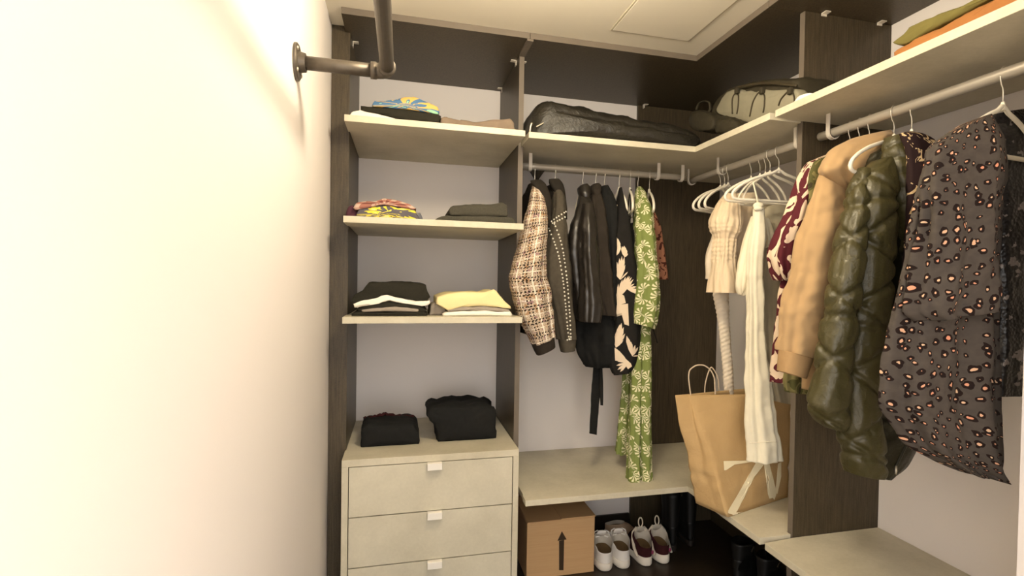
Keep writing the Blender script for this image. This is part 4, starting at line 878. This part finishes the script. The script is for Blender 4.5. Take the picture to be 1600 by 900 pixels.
q = [(un(x, y, X=1.5).y, max(un(x, y, X=1.5).z, zn)) for x, y in ((1242, 172), (1244, 156), (1250, 149.5), (1264, 145), (1275, 150), (1280, 156))]
tag(softprism('folded_paper', q, 'X', 1.497, 1.59, M['white'], None, n=30, m=8, rnd=.006, wr=.001, seed=29), 'small white folded paper on the near end of the high right shelf', 'paper')

# ------------------------------------------------------------------ paper bag
t = thing('paper_bag', 'brown paper shopping bag with twisted handles standing on the lower corner shelf', 'shopping bag', (1.6, -.9, ZL+T))
zb = ZL+T+.001
A = Vector((1.408, -.848, zb)); B = Vector((1.459, -1.004, zb)); Cc = Vector((1.835, -.876, zb)); D = Vector((1.785, -.72, zb))
N1 = un(1084, 617.5, Z=.92); F1 = un(1056, 617.5, Z=.922); N2 = un(1236, 614, Z=.92); F2 = N2+Vector((.02, .15, .002)); F0 = un(1102, 605.5, Z=.925)
bot = [A, B, Cc, D]; top_ = [F1, N1, N2, F2]
def ringpts(c, k=20):
    out = []
    for i in range(4):
        a, b = c[i], c[(i+1) % 4]
        for j in range(k): out.append(a.lerp(b, j/k))
    return out
rb = ringpts(bot); rt = ringpts(top_); V = []; F = []; n = len(rb); mm = 34
cen = sum(bot, Vector())/4
for i in range(mm):
    s = i/(mm-1)
    for k in range(n):
        p = rb[k].lerp(rt[k], s**.9)
        side, fr = k//20, (k % 20)/20
        o = (p-cen.lerp(sum(top_, Vector())/4, s)); o.z = 0; o.normalize()
        d = .016*nz(p, 8, 3)*min(1, (1-s)*3+.25)+.009*abs(nz(p, 17, 4))*(1-s*.6)-.006*math.exp(-((s-.25)/.015)**2)
        if side in (1, 3): d += .004*math.exp(-((fr-.42)/.05)**2)+.003*math.exp(-((fr-.2-.1*s)/.03)**2)
        if side in (0, 2): d -= .018*math.exp(-((fr-.5)/.18)**2)*min(1, s*1.4)
        d += .008*math.exp(-((s-.16)/.05)**2)*(1 if side == 1 else .3)
        q = p+o*d*min(1, s*12); V.append(q)
for i in range(mm-1):
    for k in range(n): F.append((i*n+k, i*n+(k+1) % n, (i+1)*n+(k+1) % n, (i+1)*n+k))
F.append(tuple(range(n-1, -1, -1)))
ob = link('bag_body', V, F, M['kraft'], t, True)
bvb = BVHTree.FromPolygons(V, F)
sm = ob.modifiers.new('thickness', 'SOLIDIFY'); sm.thickness = .0012; sm.offset = -1
zpoly = [[(1130, 720.5), (1173, 719.5), (1173, 722), (1149, 723), (1140, 727), (1134, 735), (1131, 735)], [(1181, 722), (1196, 722), (1180, 742), (1151, 799), (1145, 804), (1137, 802), (1137, 798), (1150, 776), (1165, 750)],
         [(1193, 724), (1201, 722), (1207, 745), (1213, 770), (1208, 785), (1201, 787)], [(1215, 724), (1220, 722), (1220, 745), (1214, 772), (1211, 768)], [(1140, 801), (1160, 800), (1180, 797), (1181, 799), (1160, 803), (1145, 805)]]
pv, pf = [], []
for pl in zpoly:
    a, b = decal(pl, bvb, .0022); o = len(pv); pv += a; pf += [tuple(i+o for i in q) for q in b]
if pf: link('printed_letter', pv, pf, M['print'], t)
def handle(px, Ya):
    G().tube([un(x, y, Y=Ya) for x, y in catmull(px, 40)], .003, 8).out('handle', M['twine'], t, True)
handle([(1080, 622), (1078, 608), (1076, 590), (1078, 578), (1088, 571), (1100, 571), (1110, 578), (1116, 590), (1117, 604), (1118, 622)], -.815)
handle([(1101, 615), (1102, 600), (1106, 584), (1111, 574), (1117, 580), (1122, 592), (1123, 604), (1124, 618)], -.69)

# ------------------------------------------------------------------ floor things
t = thing('cardboard_box', 'brown cardboard box with a dark up arrow under the low shelf', 'box', (.95, -.27, 0))
bx0, bx1, by0, by1, bh = .786, 1.118, -.42, -.10, .268
G().box(bx0, bx1, by0, by1, 0, bh-.002).out('carton', M['carton'], t, bevel=.003)
G().box(bx0+.002, (bx0+bx1)/2-.001, by0-.004, by1, bh-.002, bh+.002).out('flap', M['carton'], t)
G().box((bx0+bx1)/2+.001, bx1+.004, by0+.002, by1, bh-.002, bh+.003).out('flap', M['carton'], t)
def P2(x, y): p = un(x, y, Y=by0-.001); return p
ar = [(873.5, 891), (873.5, 845), (871, 845), (878, 830), (885.5, 843), (881.5, 843.5), (880.5, 891)]
V = [P2(*p) for p in ar]; link('arrow_print', V, [(0, 1, 5, 6), (2, 3, 4)], M['ink'], t)

def outline(L, W, n=44, toe=.0, heel=0):
    """shoe outline, heel at y=0, toe at y=L"""
    out = []
    for k in range(n):
        a = 2*math.pi*k/n; x = math.sin(a); y = -math.cos(a)
        yy = (y+1)/2
        wd = .40+.10*math.sin(min(1, max(0, (yy-.35)/.65))*math.pi)
        px_ = W*wd*2*math.copysign(abs(x)**.75, x)*.5
        out.append((px_, L*yy))
    return out
def shoe_part(name, rings, mat, par, M4, capb=True, capt=True, smooth=True):
    V = []; n = len(rings[0][0])
    for ol, z in rings:
        for k, (x, y) in enumerate(ol): V.append(M4 @ Vector((x, y, z(y) if callable(z) else z)))
    F = []
    for i in range(len(rings)-1):
        for k in range(n): F.append((i*n+k, i*n+(k+1) % n, (i+1)*n+(k+1) % n, (i+1)*n+k))
    if capb: F.append(tuple(range(n-1, -1, -1)))
    if capt: F.append(tuple((len(rings)-1)*n+k for k in range(n)))
    return link(name, V, F, mat, par, smooth)
def sneaker(label, heel, ang, L, W, mats, kind, name='sneaker'):
    up, so, li, ins = mats
    t = thing(name, label, 'shoe', (heel[0], heel[1], 0), None)
    M4 = Matrix.Translation(Vector((heel[0], heel[1], .001))) @ Matrix.Rotation(ang, 4, 'Z')
    o = outline(L, W); sc = lambda ol, s, dy=0, sy=None: [(x*s, (y-L*.5)*(sy or s)+L*.5+dy) for x, y in ol]
    oh = lambda l, w, y0: [(x, y+y0) for x, y in outline(l, w)]
    st = .034 if kind == 'white' else .03
    lip = (lambda y: st+.012*abs(y/L-.45)*2) if kind == 'dark' else st
    shoe_part('sole', [(sc(o, .96), 0), (sc(o, 1.0), .006), (sc(o, 1.0), lip), (sc(o, .95), (lambda y: (lip(y) if callable(lip) else lip)+.003))], so, t, M4)
    if kind == 'low':
        col = lambda y: .045; H = .05
    H = {'white': .082, 'dark': .085, 'low': .06}[kind]
    colz = (lambda y: H+.045*max(0, min(1, (y/L-.12)/.35))) if kind != 'low' else (lambda y: H+.006*y/L)
    Lc = L*(.50 if kind != 'low' else .68); Wc = W*.80
    mix = lambda a, b, f: [(p[0]*(1-f)+q[0]*f, p[1]*(1-f)+q[1]*f) for p, q in zip(a, b)]
    base = sc(o, .955); colr = oh(Lc, Wc, L*.015)
    rings = []
    for f, zf_ in ((0, .0), (.08, .22), (.2, .42), (.42, .62), (.68, .80), (.9, .94), (1, 1)):
        ol = mix(base, colr, f)
        rings.append((ol, (lambda y, zf_=zf_, s0=st-.004: s0+(colz(y)-s0)*zf_)))
    inn = oh(Lc*.93, Wc*.84, L*.03)
    rings.append((oh(Lc*.97, Wc*.93, L*.022), (lambda y: colz(y)+.004)))
    shoe_part('upper', rings, up, t, M4, True, False)
    shoe_part('lining', [(oh(Lc*.97, Wc*.93, L*.022), lambda y: colz(y)+.004), (inn, lambda y: colz(y)-.006), (oh(Lc*.95, Wc*.86, L*.03), lambda y: max(.046, colz(y)*.6))], li, t, M4, False, False)
    shoe_part('insole', [(oh(Lc*.97, Wc*.9, L*.02), lambda y: max(.046, colz(y)*.6)), (oh(Lc*.9, Wc*.8, L*.04), lambda y: max(.044, colz(y)*.58))], ins, t, M4, False, True)
    if kind != 'low':
        tg = []
        for w_, y_, z_ in ((.9, .50, .105), (1, .46, .125), (.9, .42, .142)):
            tg.append((w_, y_, z_))
        V = []
        for w_, y_, z_ in tg:
            for xx in (-.022*w_, -.011*w_, 0, .011*w_, .022*w_): V.append(M4 @ Vector((xx, L*y_, z_+.004*(1-(xx/.022)**2))))
        F = [(i*5+j, i*5+j+1, i*5+j+6, i*5+j+5) for i in range(2) for j in range(4)]
        tob = link('tongue', V, F, li if kind == 'dark' else up, t, True); s_ = tob.modifiers.new('thickness', 'SOLIDIFY'); s_.thickness = .006
        g = G()
        for q in range(4):
            y_ = L*(.50+.055*q); z_ = .125-.014*q
            g.tube([M4 @ Vector((xx*W*.30, y_+.006*math.sin(xx*3), z_+.008*(1-xx*xx)-.004)) for xx in (-1, -.6, -.2, .2, .6, 1)], .0035, 6)
        if kind == 'white':
            for sx in (-1, 1): g.tube([M4 @ Vector((sx*x_, L*.5-.005*i_, z_)) for i_, (x_, z_) in enumerate(((.004, .13), (.02, .142), (.036, .136), (.04, .122), (.03, .115), (.012, .124)))], .0032, 6)
        g.out('laces', M['lace'] if kind == 'dark' else up, t, True)
    return t, M4
WS = (M['shoewhite'], M['sole'], M['lining'], M['insole'])
h1 = un(947, 894, Z=0); h2 = un(976, 890, Z=0)
sneaker('white leather sneaker, left one of the pair beside the box', (h1.x, h1.y), -.16, .275, .128, WS, 'white')
sneaker('white leather sneaker, right one of the pair beside the box', (h2.x, h2.y), -.12, .275, .124, WS, 'white')
DK = (M['wine'], M['sole'], M['lining'], M['insole'])
for (hx, hy), lab, an in (((1012, 886), 'white soled sneaker with dark wine heel, left one of the pair', -.10), ((1040, 882), 'white soled sneaker with dark wine heel, right one of the pair', -.06)):
    h = un(hx, hy, Z=0); t, M4 = sneaker(lab, (h.x, h.y), an, .27, .116, DK, 'dark')
    ring = [M4 @ Vector((.0+.011*math.sin(a), .12-.004*math.cos(a), .168+.022*-math.cos(a))) for a in [2*math.pi*i/16 for i in range(17)]]
    G().tube(ring, .0035, 8).out('pull_loop', M['lace'], t, True)
    V = []
    o = outline(.27, .108)
    # pale side guards running up to the tongue
    for sx in (-1, 1):
        g = G(); g.tube([M4 @ Vector((sx*x_, y_, z_)) for x_, y_, z_ in ((.043, .03, .04), (.047, .07, .06), (.046, .10, .09), (.038, .12, .118), (.018, .125, .142))], [.006, .008, .009, .009, .007], 8, flat=.6); g.out('side_strap', M['lace'] if lab.find('left') > 0 or sx < 0 else M['lining'], t, True)
    g = G(); g.ball(M4 @ Vector((.03, .02, .06)), .008, 8, (1, .6, 1.4)); g.out('heel_tab', M['magenta'], t, True)
sneaker('nude coloured flat shoe lying along the back wall behind the white sneakers', (1.30, -.075), -PI/2, .17, .08, (M['nude'], M['nude'], M['lining'], M['insole']), 'low', 'flat_shoe')
def boot(label, hx, hy, ang, H):
    h = (hx, hy); t = thing('boot', label, 'boot', (hx, hy, 0)); M4 = Matrix.Translation(Vector((hx, hy, .001))) @ Matrix.Rotation(ang, 4, 'Z')
    L, W = .265, .092; o = outline(L, W)
    shoe_part('sole', [([(x*.96, y) for x, y in o], 0), (o, .006), (o, .026), ([(x*.95, y) for x, y in o], .03)], M['base'], t, M4)
    oh = lambda l, w, y0: [(x, y+y0) for x, y in outline(l, w)]
    shoe_part('foot', [([(x*.94, y*.98+.003) for x, y in o], .026), ([(x*.92, y*.97+.004) for x, y in o], .045), (oh(L*.86, W*.86, .004), .068), (oh(L*.66, W*.82, .004), .092), (oh(.125, .088, .004), .115), (oh(.12, .086, .002), .13)], M['boot'], t, M4)
    rg = [(oh(.118+.006*math.sin(i*1.3), .086+.022*(i/8), .002-.004*(i/8)), .125+(H-.125)*i/8) for i in range(9)]
    shoe_part('shaft', rg+[(oh(.108, .098, .006), H), (oh(.1, .085, .006), H-.12)], M['boot'], t, M4, False, True)
    g = G(); g.tube([M4 @ Vector((.052, .05, H-.03)), M4 @ Vector((.056, .06, H-.005)), M4 @ Vector((.053, .075, H-.03))], .003, 6); g.out('pull_tab', M['cord'], t, True)
    return t
boot('black tall boot next to the wine heeled sneakers, left one', 1.585, -.33, -.2, .30)
boot('black tall boot in the dark corner under the shelf, right one', 1.705, -.30, -.15, .30)
boot('black ankle boot under the paper bag shelf, left one', 1.70, -.70, -1.2, .2)
boot('black ankle boot under the paper bag shelf, right one', 1.73, -.84, -1.3, .2)
bpy.context.view_layer.update()
